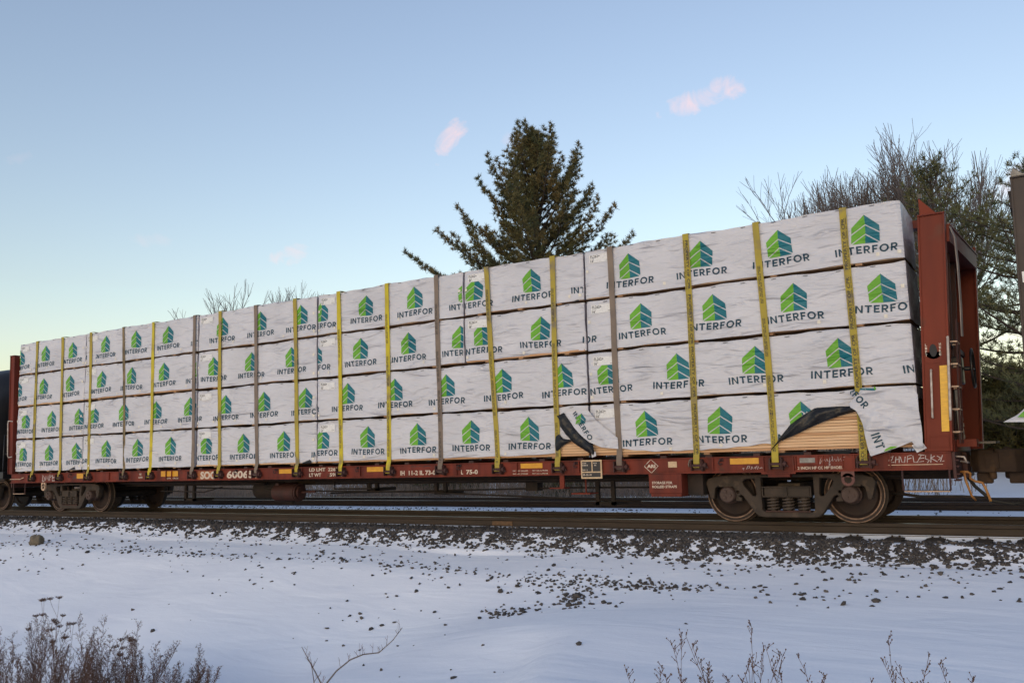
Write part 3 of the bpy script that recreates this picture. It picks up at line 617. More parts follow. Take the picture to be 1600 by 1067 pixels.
# bulkheads
def bulkhead(parent, xb0, lean, sgn, m_col, m_in, ztop=4.18, name='bulkhead', w=.31, zb=1.0, far=.17):
    """leans outward by `lean` at the top; sgn is the outward direction along x"""
    X = lambda d, z: xb0+sgn*(d+lean*(z-zb)/(ztop-zb))
    def slab(mb, d0, d1, y0, y1, z0, z1, mi=0):
        P = [(X(d, z), y, z) for z in (z0, z1) for d, y in ((d0, y0), (d1, y0), (d1, y1), (d0, y1))]
        mb.add(P, [(3, 2, 1, 0), (4, 5, 6, 7), (0, 1, 5, 4), (1, 2, 6, 5), (2, 3, 7, 6), (3, 0, 4, 7)], mi)
    mb = MB()
    slab(mb, 0, .02, .02, 2*YC-.02, zb, ztop-.06)                              # load side sheet
    bh = mb.build(name, m_in, parent)
    for y0, y1 in ((.0, .03), (2*YC-.03, 2*YC)):
        mb = MB(); wc = w if y0 < 1 else w+far; slab(mb, 0, wc, y0, y1, zb, ztop)                               # outer column web
        s = 1 if y0 < 1 else -1; ya = y0 if s > 0 else y1
        slab(mb, -.012, .012, min(ya-s*.022, ya+s*.16), max(ya-s*.022, ya+s*.16), zb, ztop-.002); slab(mb, wc-.012, wc+.012, min(ya-s*.022, ya+s*.20), max(ya-s*.022, ya+s*.20), zb, ztop-.002)
        slab(mb, -.012, wc+.016, min(ya-s*.03, ya+s*.2), max(ya-s*.03, ya+s*.2), ztop, ztop+.02)
        mb.build('column', m_col, bh, bevel=.004)
    mb = MB(); 
    for z0_, z1_, e in ((ztop-.34, ztop-.12, 0), (ztop-.12, ztop-.10, .015)):
        P = [(X(d, z), y, z) for z in (z0_, z1_) for d, y in ((.02, .24), (w+.04+e, .24), (w+.03+far+e, 2*YC-.24), (.02, 2*YC-.24))]
        mb.add(P, [(3, 2, 1, 0), (4, 5, 6, 7), (0, 1, 5, 4), (1, 2, 6, 5), (2, 3, 7, 6), (3, 0, 4, 7)])
    mb.build('top_beam', m_col, bh)
    mb = MB()
    for y in (YC-.42, YC+.36): slab(mb, .02, w-.04, y, y+.06, zb, ztop-.35)
    slab(mb, .02, w-.02, .21, YC-.43, 2.45, 2.52); slab(mb, .02, w-.02, YC+.43, 2*YC-.21, 2.45, 2.52)
    mb.build('stiffener', m_in, bh)
    return bh, X, slab
bhR, XRb, slabR = bulkhead(car, .05, .165, 1, RED2, DKRED)
bhL, XLb, slabL = bulkhead(car, -22.19, .13, -1, RED, DKRED, w=.20)
# centre beam behind the load
mb = MB(); mb.box(-22.1, .2, YC-.11, YC+.11, 4.34, 4.46); mb.build('beam_chord', RED, car)
for i in range(18):
    x = -21.6+i*1.24
    if i == 0: PO = MB().box(x-.08, x+.08, YC-.06, YC+.06, .972, 4.34).build('beam_post', RED, car)
    else: copy_obj(PO, car, (i*1.24, 0, 0))
MB().prism([(.09, 3.9), (.09, 4.80), (.34, 4.50), (.34, 3.9)], YC-.09, YC-.05).prism([(.085, 4.79), (.085, 4.86), (.14, 4.86), (.14, 4.79)], YC-.1, YC-.04, 1).build('beam_gusset', [RED2, BLACK], car)
# near column details
zz = lambda d, z: XRb(d, z)
mb = MB(); mb.lathe((zz(.13, 2.34), -.004, 2.34), [(.050, -.004), (.115, -.004), (.115, .006)], 28); mb.box(zz(.03, 2.2), zz(.23, 2.2), -.008, .002, 2.17, 2.32)
mb.build('lift_plate', RED2, bhR)
mb = MB(); ring = [(.045*math.cos(t), .085*math.sin(t)) for t in np.linspace(0, 2*math.pi, 25)[:-1]]
mb.prism([(zz(.13, 2.34)+a*(1), 2.34+b) for a, b in ring], -.012, -.0085); mb.build('lift_slot', BRAKEB, bhR)
mb = MB()
for i, (a, b) in enumerate(zip('LIFT', 'HERE')):
    z0 = 2.40-.045*i
    sill_text(mb, a, zz(.045, z0)-.012, zz(.045, z0)+.012, z0, z0+.034, -.0105, 0, .04); sill_text(mb, b, zz(.215, z0)-.012, zz(.215, z0)+.012, z0, z0+.034, -.0105, 0, .04)
mb.build('lift_lettering', LETTER, bhR, fix=False)
mb = MB(); slabR(mb, .20, .292, -.012, -.004, 1.26, 2.13); mb.build('reflector_plate', YPLATE, bhR)
def grab(name, pts, m, par, r=.013): return MB().tube(pts, r, 8).build(name, m, par, smooth=True)
grab('grab_iron', [(zz(.10, 2.08), -.004, 2.08), (zz(.10, 2.08), -.06, 2.08), (zz(.10, 2.0), -.062, 2.0), (zz(.10, 1.5), -.062, 1.5), (zz(.10, 1.45), -.06, 1.45), (zz(.10, 1.45), -.004, 1.45)], WHITEBAR, bhR)
grab('grab_iron', [(zz(.30, 2.5), .02, 2.5), (zz(.315, 2.5), -.06, 2.5), (zz(.315, 2.4), -.075, 2.4), (zz(.315, 1.55), -.075, 1.55), (zz(.315, 1.42), -.05, 1.42), (zz(.30, 1.40), .02, 1.40)], WHITEBAR, bhR, .016)
mb = MB(); slabR(mb, .05, .285, -.010, -.003, 1.055, 1.06); slabR(mb, .05, .285, -.010, -.003, 1.195, 1.20); slabR(mb, .05, .055, -.010, -.003, 1.06, 1.195); slabR(mb, .28, .285, -.010, -.003, 1.06, 1.195); mb.build('base_frame', RED2, bhR)
grab('grab_iron', [(-22.26, .0, 2.40), (-22.42, -.05, 2.42), (-22.42, -.06, 2.35), (-22.36, -.06, 1.50), (-22.34, -.05, 1.44), (-22.24, .0, 1.46)], WHITEBAR, bhL, .015)
MB().tube([(-22.24, -.03, .86), (-21.75, -.04, .86), (-21.6, -.02, .90)], .012).build('uncoupling_rod', CREAM, car, smooth=True)
# ladder, brake wheel and platform on the right end
for y in (.16, .52):
    MB().tube([(zz(.40, 1.1), y, 1.1), (zz(.40, 2.6), y, 2.6), (zz(.40, 2.75), y, 2.75)], .013).build('ladder_rail', DKRED, bhR)
for z in (1.25, 1.55, 1.85, 2.15, 2.45):
    MB().tube([(zz(.31, z), .10, z), (zz(.40, z), .12, z), (zz(.40, z), .56, z), (zz(.31, z), .58, z)], .011).build('ladder_rung', CREAM, bhR)
MB().box(.34, .50, .95, 1.25, 1.93, 2.32).cyl((.50, 1.1, 2.15), (.60, 1.1, 2.15), .03).build('hand_brake_housing', BLACK, bhR, bevel=.02)
MB().box(.36, .48, .90, .94, 1.85, 2.15).build('housing_bracket', RED2, bhR)
mb = MB(); ang = [2*math.pi*k/28 for k in range(29)]
mb.tube([(.625, 1.1+.27*math.cos(t), 2.15+.27*math.sin(t)) for t in ang], .017, 8)
for k in range(5): mb.tube([(.605, 1.1, 2.15), (.622, 1.1+.26*math.cos(1.257*k), 2.15+.26*math.sin(1.257*k))], .012, 6)
mb.build('brake_wheel', BLACK, bhR, smooth=True)
mb = MB()
for i in range(19):
    z = 1.9-.042*i; mb.obox((.43+.004*math.sin(i*2), 1.05, z), (.014 if i % 2 else .005, 0, 0), (0, .005 if i % 2 else .014, 0), (0, 0, .026))
mb.build('brake_chain', STEEL, bhR); MB().box(.38, .41, .93, .99, 1.15, 1.88).build('brake_lever', STEEL, bhR)
MB().box(.36, .83, .85, 1.75, 1.085, 1.115).build('brake_step', BLACK, bhR); MB().box(.36, .62, .55, .86, 1.05, 1.15).box(.36, .38, .2, 2.6, .9, 1.15).build('end_platform', RED2, bhR)
# end sill, draft gear, steps, levers, hose
MB().box(XR, XR+.04, .02, 2*YC-.02, .64, .99).box(XR+.04, XR+.10, YC-.5, YC+.5, .62, .98).build('end_sill', DKRED, car, bevel=.006)
MB().box(XL-.04, XL, .02, 2*YC-.02, .64, .99).build('end_sill', DKRED, car, bevel=.006)
for z in (.62, .70, .80, .88): MB().tube([(XR, .05, z), (XR+.07, .03, z), (XR+.07, .28, z), (XR, .30, z)], .010).build('end_rung', DKRED, car)
grab('end_handhold', [(XR+.04, .12, .93), (XR+.14, .10, .92), (XR+.16, .10, .86), (XR+.16, .42, .84), (XR+.06, .44, .86)], WHITEBAR, car, .012)
grab('uncoupling_lever', [(XR+.05, .35, .72), (XR+.14, .34, .72), (XR+.17, .36, .70), (XR+.16, .40, .63), (XR+.22, .42, .59), (XR+.30, .42, .57), (XR+.33, .42, .50), (XR+.38, .40, .33)], HOSEY, car, .017)
grab('uncoupling_lever', [(XR+.10, .34, .72), (XR+.11, .35, .60), (XR+.16, .40, .40), (XR+.20, .45, .34)], HOSEY, car, .015)
grab('air_hose', [(XR+.05, YC-.3, .66), (XR+.15, YC-.35, .5), (XR+.35, YC-.4, .30), (XR+.6, YC-.35, .25), (XR+.8, YC-.3, .30)], BRAKEB, car, .024)
grab('train_line', [(-.6, YC-.45, .42), (-.2, YC-.5, .36), (XR, YC-.5, .36), (XR+.3, YC-.5, .34)], UNDER, car, .022)
def coupler(parent, x0, sgn, m):
    s = sgn; mb = MB(); X = lambda d: x0+s*(d-.26); Yf = lambda y: y if s > 0 else 2*YC-y
    mb.box(min(X(0), X(.42)), max(X(0), X(.42)), YC-.09, YC+.09, .76, .92)
    pl = [(.30, YC-.10), (.40, YC-.22), (.60, YC-.24), (.62, YC-.12), (.52, YC-.08), (.53, YC+.02), (.72, YC+.10), (.70, YC+.22), (.45, YC+.20), (.30, YC+.10)]
    n = len(pl); V = [(X(a), Yf(b), z) for z in (.68, 1.0) for a, b in pl]
    mb.add(V, [tuple(range(n)), tuple(range(n, 2*n))[::-1]]+[(i, n+i, n+(i+1) % n, (i+1) % n) for i in range(n)])
    c = mb.build('coupler', m, parent, bevel=.02)
    MB().cyl((X(.56), Yf(YC-.13), .58), (X(.56), Yf(YC-.13), 1.03), .05, 12).box(min(X(.46), X(.66)), max(X(.46), X(.66)), min(Yf(YC-.24), Yf(YC-.06)), max(Yf(YC-.24), Yf(YC-.06)), .72, .97).build('knuckle', m, c, bevel=.03)
    MB().box(min(X(.35), X(.55)), max(X(.35), X(.55)), YC-.1, YC+.1, .52, .68).build('coupler_lock', m, c, bevel=.02)
    return c
CPL = pmat('coupler_rust', (.062, .038, .024), (.038, .024, .017), scale=6, rough=.85, bump=.6, bscale=18, bdist=.01, c3=(.10, .058, .03), s3=5, t3=.6)
coupler(car, XR+.08, 1, CPL); coupler(car, XL-.02, -1, CPL)
# loose grey strap hanging down the end of the bulkhead
mb = MB(); pts = [(zz(.33, 4.10), .25, 4.10), (zz(.40, 3.9), .30, 3.9), (zz(.42, 3.5), .34, 3.5), (zz(.43, 3.0), .42, 3.0), (zz(.43, 2.55), .45, 2.55)]
V = [];
for x, y, z in pts: V += [(x, y, z), (x+.012, y+.10, z), (x+.024, y+.10, z), (x+.012, y, z)]
mb.add(V, [(4*i+k, 4*i+(k+1) % 4, 4*i+4+(k+1) % 4, 4*i+4+k) for i in range(4) for k in range(4)])
ls = mb.build('loose_strap', pmat('strap_pale_grey', (.33, .29, .26), (.25, .22, .20), rough=.85)); tag(ls, 'loose pale grey strap end hanging down the right bulkhead', 'strap')

# ------------------------------------------------------------------ trucks
def frame_mesh(y):
    """cast side frame: outline with windows, extruded"""
    cu = bpy.data.curves.new('sf', 'CURVE'); cu.dimensions = '2D'; cu.fill_mode = 'BOTH'; cu.extrude = .055; cu.bevel_depth = .016; cu.bevel_resolution = 1; cu.offset = -.012
    half = [(0, .715), (.55, .715), (.80, .715), (1.05, .70), (1.20, .66), (1.235, .60), (1.17, .36), (1.12, .36), (1.095, .52), (1.02, .575), (.86, .575), (.79, .52), (.785, .325), (.69, .325), (.69, .37), (.735, .395), (.70, .42), (.66, .40), (.50, .16), (.44, .105), (.36, .09)]
    outer = half+[(-a, b) for a, b in half[::-1][:-1]]
    def spl(P):
        s = cu.splines.new('POLY'); s.points.add(len(P)-1); s.use_cyclic_u = True
        for p, (a, b) in zip(s.points, P): p.co = (a, b, 0, 1)
    spl(outer)
    hole = [(.30, .655), (.46, .655), (.625, .63), (.655, .585), (.62, .52), (.50, .395), (.465, .39), (.455, .42)]
    hole = [(.475, .66), (.62, .655), (.665, .62), (.645, .555), (.52, .40), (.475, .395), (.455, .43)]
    spl(hole); spl([(-a, b) for a, b in hole])
    spl([(-.385, .675), (.385, .675), (.385, .20), (.345, .165), (-.345, .165), (-.385, .20)])
    spl([(.745+.024*math.cos(t), .46+.024*math.sin(t)) for t in np.linspace(0, 2*math.pi, 12)[:-1]])
    spl([(-.745+.024*math.cos(t), .46+.024*math.sin(t)) for t in np.linspace(0, 2*math.pi, 12)[:-1]])
    ob = bpy.data.objects.new('sf', cu); COL.objects.link(ob); dg = bpy.context.evaluated_depsgraph_get(); me = ob.evaluated_get(dg).to_mesh()
    V = [(v.co.x, y-v.co.z, v.co.y) for v in me.vertices]; F = [tuple(p.vertices) for p in me.polygons]
    ob.evaluated_get(dg).to_mesh_clear(); bpy.data.objects.remove(ob); bpy.data.curves.remove(cu); return V, F
WR = .42
def make_truck(xc, parent):
    mb = MB()
    for y in (.44, 2*YC-.44):
        V, F = frame_mesh(y); mb.add([(a+xc, b, c) for a, b, c in V], F)
    mb.box(xc-.16, xc+.16, .50, 2*YC-.50, .36, .58)
    tk = mb.build('truck', IRON, parent, smooth='auto')
    for s in (-1, 1):
        x = xc+s*.89
        for y, d in ((.635, 1), (2*YC-.635, -1)):
            pr = [(.001, -.055), (.085, -.055), (.10, -.01), (.15, .02), (.31, .050), (.345, .012), (.352, .0), (.372, .0), (.377, .006), (.398, .006), (.405, .0), (WR-.002, .0), (WR, .006), (WR+.002, .09), (WR+.027, .10), (WR+.027, .125), (WR-.01, .135), (.34, .13), (.30, .09), (.10, .10), (.001, .10)]
            mi = [0, 0, 0, 0, 0, 0, 1, 0, 0, 0, 1, 1, 2, 2, 2, 0, 0, 0, 0, 0]
            w = MB().lathe((x, y, WR), [(r, d*t) for r, t in pr], 64, mi).build('wheel', [WHEEL, RIM, RAILM], tk, smooth='auto')
        MB().cyl((x, .70, WR), (x, 2*YC-.70, WR), .085, 16).build('axle', UNDER, tk, smooth='auto')
        for y, d in ((.35, -1), (2*YC-.35, 1)):
            mb = MB(); mb.lathe((x, y, WR), [(.001, d*.05), (.105, d*.05), (.118, d*.038), (.125, d*.02), (.125, -d*.08), (.14, -d*.09), (.14, -d*.22), (.001, -d*.22)], 32)
            for k in range(3):
                t = R_(90+120*k+20); mb.cyl((x+.052*math.cos(t), y+d*.048, WR+.052*math.sin(t)), (x+.052*math.cos(t), y+d*.068, WR+.052*math.sin(t)), .024, 6)
            mb.build('axle_cap', CAPM, tk, smooth='auto')
            MB().box(x-.15, x+.15, y-d*.02 if d < 0 else y-.17, y+.17 if d < 0 else y+.02, WR+.115, WR+.16).build('bearing_adapter', IRON, tk, bevel=.01)
    for y, d in ((.44, 1), (2*YC-.44, -1)):
        mb = MB()
        for x0, x1, z0, z1 in ((-.36, .36, .385, .405), (-.36, .36, .525, .545), (-.36, -.34, .405, .525), (.34, .36, .405, .525), (-.012, .012, .405, .525)): mb.box(xc+x0, xc+x1, y-d*.13, y-d*.10, z0, z1)
        mb.box(xc-.33, xc+.33, y-.10, y+.10, .40, .53)
        mb.build('bolster_end', IRON, tk, bevel=.006)
        for k in (-1, 0, 1):
            cx = xc+k*.225; pts = [(cx+.078*math.cos(t), y-d*.03+.078*math.sin(t), .185+.20*t/(2*math.pi*4.5)) for t in np.linspace(0, 2*math.pi*4.5, 60)]
            MB().tube(pts, .0155, 6).cyl((cx, y-d*.03, .18), (cx, y-d*.03, .385), .04, 10).build('spring', SPR, tk, smooth='auto')
        MB().box(xc-.33, xc+.33, y-.09, y+.09, .168, .186).build('spring_seat', DKRED, tk)
    return tk
CAPM = pmat('bearing_cap', (.075, .045, .036), (.05, .03, .025), scale=9, rough=.7, bump=.3, bscale=30, bdist=.004)
SPR = pmat('spring_steel', (.075, .055, .042), (.05, .036, .028), scale=12, rough=.7)
TRK = make_truck(-1.91, car)
copy_obj(TRK, car, (-18.2, 0, 0))

# ------------------------------------------------------------------ neighbours in the train
tank = empty('tank_car', (-31, YC, 0), 'black tank car coupled behind the lumber car at the left edge', 'tank car')
mb = MB(); pr = [(.001, -24.02), (.5, -24.05), (.95, -24.14), (1.25, -24.32), (1.42, -24.56), (1.5, -24.9), (1.5, -27.3), (1.512, -27.3), (1.512, -27.42), (1.5, -27.42), (1.5, -37.0), (1.42, -37.3), (1.25, -37.5), (.95, -37.7), (.5, -37.8), (.001, -37.82)]
mb.lathe((0, YC, 2.60), pr, 64, axis='x'); mb.build('tank', BLACK, tank, smooth='auto')
MB().box(-39, -22.95, YC-.3, YC+.3, .62, 1.0).box(-25.2, -22.95, .15, 2*YC-.15, .88, 1.06).box(-26.2, -24.4, .5, 2*YC-.5, 1.06, 1.5).build('stub_sill', BLACK, tank, bevel=.01)
MB().tube([(-23.05, .2, 1.06), (-23.05, .2, 2.05), (-23.05, 2*YC-.2, 2.05), (-23.05, 2*YC-.2, 1.06)], .02).tube([(-23.05, .2, 1.55), (-23.05, 2*YC-.2, 1.55)], .016).build('end_rail', BLACK, tank, smooth=True)
MB().cyl((-31, YC, 4.05), (-31, YC, 4.45), .45, 24).build('dome_cover', BLACK, tank, smooth='auto')
copy_obj(TRK, tank, (-24.75+1.91+31-11, 0, 0)); copy_obj(TRK, tank, (-36.6+1.91+31-11, 0, 0))
coupler(tank, -22.97, 1, CPL)
nxt = empty('bulkhead_car', (5, YC, 0), 'weathered brown bulkhead flat car cut off by the right edge', 'rail car')
bhN, XNb, slabN = bulkhead(nxt, 1.60, -.085, -1, NEXTP, NEXTP, ztop=4.50, w=.335, far=0)
MB().prism([(1.345, 4.521), (1.35, 4.58), (1.385, 4.64), (1.47, 4.56), (1.55, 4.521)], .03, .06).build('corner_gusset', STEEL, nxt)
MB().box(1.26, 9.5, .0, .02, .775, .985).box(1.26, 9.5, -.03, .12, .760, .777).build('side_sill', NEXTP, nxt)
MB().box(1.26, 9.5, .06, 2*YC-.06, .93, .972).box(1.3, 9.5, YC-.3, YC+.3, .60, .925).build('deck', DKRED, nxt)
MB().box(1.215, 1.26, .02, 2*YC-.02, .64, .99).build('end_sill', DKRED, nxt)
mb = MB(); mb.box(1.36, 1.44, -.008, -.003, 3.12, 3.26); mb.build('placard', STICKER, bhN)
coupler(nxt, 1.215, -1, CPL); copy_obj(TRK, nxt, (3.9+1.91-5-11, 0, 0))

# ------------------------------------------------------------------ wrapped lumber bundles
ft = .3048; GAP = .04
X45 = -(16*ft+GAP); X34 = X45-(20*ft+GAP); X23 = X34-(12*ft+GAP); X12 = X23-(14*ft+GAP); X01 = X12-10*ft
Z0, TH = 1.037, .861                                     # bottom of load, tier height
SX = np.array([(a+b)/2 for a, b, _ in STRAPS])
def fold_fn(seed):
    g = np.random.default_rng(seed)
    W = [(g.uniform(3, 13), g.uniform(-.9, .9)+(math.pi/2 if g.uniform() < .6 else 0), g.uniform(0, 6.28), g.uniform(.5, 1)) for _ in range(9)]
    D = [(g.uniform(-.55, .55), g.uniform(.25, .7), g.uniform(0, 6.28)) for _ in range(3)]
    def f(x, z):
        x, z = np.asarray(x, float), np.asarray(z, float); s = 0
        xx = x+.05*np.sin(5*z+seed); zz = z+.05*np.sin(4*x+seed*2)
        for k, a, ph, am in W: s = s+am*np.sin(k*(np.cos(a)*xx+np.sin(a)*zz)+ph)/k
        for sl, per, ph in D:                            # sharper diagonal pulls
            t = np.sin((zz-sl*xx)*2*math.pi/per+ph); s = s+.95*np.maximum(t-.70, 0)*(.5+.5*np.sin(1.7*x+ph))
        d = np.min(np.abs(x[..., None]-SX), axis=-1); pin = 1-.75*np.exp(-(d/.09)**2)
        return (.021*s+.006)*pin
    return f
LABELS = {0: 'leftmost', 1: 'second', 2: 'third', 3: 'fourth', 4: 'rightmost'}
TIERS = ['bottom', 'second', 'third', 'top']
PITCH_L = 1.206
def zb_default(x, z0, seed): return z0+.033+(seed % 4 == 0)*.022+.007*np.sin(x*3.1+seed)+.004*np.sin(x*9.7+seed*3)
def tear5(x, z0, seed):       # ragged lower edge of the torn wrap, bottom right bundle
    return np.interp(x, [-4.92, -4.8, -4.62, -4.42, -3.85, -3.1, -2.5, -2.06, -1.97, -1.87, -1.73, -1.54, -1.32, -.8, -.6, 0],
                     [1.62, 1.40, 1.24, 1.17, 1.11, 1.11, 1.135, 1.175, 1.17, 1.20, 1.36, 1.53, 1.64, 1.635, 1.70, 1.72])+.006*np.sin(x*17)
def tear4(x, z0, seed):
    return np.interp(x, [-11.2, -6.6, -6.0, -5.57, -5.5, -5.25, -4.9], [1.10, 1.10, 1.105, 1.13, 1.33, 1.34, 1.40])+.005*np.sin(x*9)
BOARD_H = .0405
def bundle(x0, x1, tier, phase, stack, txt, label, zb=None, boards=1, board_range=None, sticker=True, skip=()):
    z0 = Z0+TH*tier; zt = z0+.848; seed = stack*7+tier*3+int(abs(x0))
    root = empty('lumber_bundle', ((x0+x1)/2, .6, z0), label, 'lumber bundle', 'wrapped lumber bundles on the car')
    f = fold_fn(seed); zb = zb or zb_default
    g = np.random.default_rng(seed+100)
    jog = g.uniform(-.012, .014); tip = g.uniform(-.010, .010); twist = g.uniform(-.006, .006)
    nX = max(20, int((x1-x0)/.035)); X = np.linspace(x0, x1, nX+1); nZ = 26
    def y_of(x, z):
        x = np.asarray(x, float); e = np.minimum(x-x0, x1-x)
        return jog+tip*(z-z0)+twist*(x-x0)/max(x1-x0, 1)-f(x, z)+.030*np.exp(-np.clip(e, 0, 9)/.022)+.016*np.exp(-np.clip(zt-.012-z, 0, 9)/.014)
    ZB = zb(X, z0, seed)
    T = np.linspace(0, 1, nZ+1); sag = .009*np.sin(X*2.3+seed)+.006*np.sin(X*7+seed)+.003*np.sin(X*17+seed*5)
    V, rows = [], []
    for t in T:
        z = ZB+(zt-.012-ZB)*t; V.append(np.stack([X, y_of(X, z), z+sag*t], -1)); rows.append(0)
    for y, dz in ((.012, -.003), (.05, .0), (.3, -.004), (.8, -.004), (1.15, -.01), (1.18, -.3), (1.18, -.78)):
        V.append(np.stack([X, jog+np.full_like(X, y), np.full_like(X, zt+dz)+sag], -1))
    A = np.stack(V); nr = len(V); id_ = np.arange(nr*(nX+1)).reshape(nr, nX+1)
    F = [tuple(q) for q in np.stack([id_[:-1, :-1], id_[:-1, 1:], id_[1:, 1:], id_[1:, :-1]], -1).reshape(-1, 4)]
    mb = MB(); mb.add(A.reshape(-1, 3), F)
    wrap = mb.build('wrap', WRAP, root, smooth=True, fix=False); mb = MB()
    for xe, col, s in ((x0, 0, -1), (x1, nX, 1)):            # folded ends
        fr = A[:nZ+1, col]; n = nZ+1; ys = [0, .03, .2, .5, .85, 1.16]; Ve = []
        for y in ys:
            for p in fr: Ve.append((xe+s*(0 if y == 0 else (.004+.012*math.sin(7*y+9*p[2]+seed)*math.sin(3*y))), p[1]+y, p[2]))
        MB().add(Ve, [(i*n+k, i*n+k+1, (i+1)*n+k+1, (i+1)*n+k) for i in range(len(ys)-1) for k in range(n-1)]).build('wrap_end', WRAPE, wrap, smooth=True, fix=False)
    sg = lambda x, z: (.009*math.sin(x*2.3+seed)+.006*math.sin(x*7+seed))*(z-z0-.05)/.8
    sh = lambda x, z, lift=0: (x, float(y_of(x, z))-.0048-lift, z+sg(x, z))
    def shp(x, z, lift=0):                                 # print follows the slack of the sheet
        x2 = min(max(x+.009*math.sin(9*z+seed+3*x), x0+.003), x1-.003); return sh(x2, z+.007*math.sin(8*x+seed*2), lift)
    zbf = lambda x: float(zb(np.array([x]), z0, seed)[0])
    keep = lambda x, z: z > zbf(x)+.004
    # printed marks
    za = z0+.71+.01*g.uniform(-1, 1); k0 = math.ceil((x0-.45-phase)/PITCH_L)
    while phase+k0*PITCH_L < x1+.45:
        cx = phase+k0*PITCH_L; k0 += 1
        if any(abs(cx-q) < .2 for q in skip): continue
        rt = g.normal()*.016
        for nm, kk in (('printed_emblem', dict(text=False)), ('printed_lettering', dict(emblem=False))):
            mb = MB(); logo(mb, cx, za, shp, x_lo=x0+.004, x_hi=x1-.004, keep=keep, rot=rt, **kk)
            if mb.f: mb.build(nm, [P_GREEN, P_TEAL, P_NAVY], wrap, fix=False)
    # grade sticker in the upper left corner
    if sticker:
        sx0, sx1, sz0, sz1 = x0+.10, x0+.50, zt-.215, zt-.075; mb = MB(); n = 8
        for i in range(n):
            for k in range(3):
                a0, a1 = sx0+(sx1-sx0)*i/n, sx0+(sx1-sx0)*(i+1)/n; b0, b1 = sz0+(sz1-sz0)*k/3, sz0+(sz1-sz0)*(k+1)/3
                mb.add([sh(a0, b0, .003), sh(a1, b0, .003), sh(a1, b1, .003), sh(a0, b1, .003)], [(0, 1, 2, 3)])
        st = mb.build('grade_sticker', STICKER, wrap, fix=False); mb = MB()
        for t, a0, a1, b0, b1 in (('FL262+', .05, .48, .58, .92), (txt, .05, .20, .06, .38), ('IIII III', .78, .94, .14, .22), ('IIIII IIII', .05, .22, .47, .52)):
            Vt, Ft = text2d(t, .015); mb.add([sh(sx0+(a0+u*(a1-a0))*(sx1-sx0), sz0+(b0+v*(b1-b0))*(sz1-sz0), .0045) for u, v in Vt], Ft)
        mb.build('sticker_print', P_BLACK, st, fix=False)
    # little tape patches and staples along the folds
    for q in np.arange(x0+.35+g.uniform(0, .3), x1-.05, 1.206/1.5):
        if g.uniform() < .4: continue
        b = z0+g.choice([.105, .12, .13]); q += g.uniform(-.1, .1)
        if not keep(q, b): continue
        mb = MB(); w = .022; mb.add([sh(q-w, b-w*1.1, .005), sh(q+w, b-w*1.1, .005), sh(q+w, b+w*1.1, .005), sh(q-w, b+w*1.1, .005)], [(0, 1, 2, 3)])
        mb.build('tape_patch', PATCH, wrap, fix=False)
    for e, s in ((x0, 1), (x1, -1)):
        for b in (.12, .50):
            if g.uniform() < .65 and keep(e+s*.05, z0+b):
                q, w = e+s*.055, .024; mb = MB(); mb.add([sh(q-w, z0+b-w, .005), sh(q+w, z0+b-w, .005), sh(q+w, z0+b+w, .005), sh(q-w, z0+b+w, .005)], [(0, 1, 2, 3)]); mb.build('tape_patch', PATCH, wrap, fix=False)
    mb = MB()
    for q in np.arange(x0+.2+g.uniform(0, .3), x1-.1, .46):
        b = zt-.035+g.uniform(-.006, .01); mb.add([sh(q-.035, b, .004), sh(q+.035, b+.004, .004), sh(q+.035, b+.013, .004), sh(q-.035, b+.009, .004)], [(0, 1, 2, 3)])
    mb.build('staples', P_BLACK, wrap, fix=False, kind='stuff')
    # lumber: core, the boards that show, and the sticks it stands on
    MB().box(x0+.02, x1-.02, .05, 1.14, z0+.031, zt-.02).build('lumber_core', WOOD2, root)  # darker than the tan lumber, painting shade into the tier gaps
    r = random.Random(seed)
    br = board_range or [(x0+.015, x1-.015)]
    for i in range(boards):
        zz0 = z0+.031+i*BOARD_H
        for a, b in (br if i else [(x0+.015, x1-.015)]):
            yo = .020+r.uniform(-.006, .014)
            MB().box(a+r.uniform(-.008, .008), b+r.uniform(-.012, .004), yo, .09, zz0+.0018, zz0+BOARD_H-.0025-r.uniform(0, .005)).build('board', r.choice((WOOD, WOOD, WOODB, WOODC)), root)
    n = max(3, int((x1-x0)/1.1))
    for i in range(n):
        x = x0+(x1-x0)*(i+.5)/n+r.uniform(-.1, .1); MB().box(x-.045, x+.045, .010, 1.14, z0+.0005, z0+.030).build('dunnage_strip', WOOD2, root)
    return root, wrap, sh
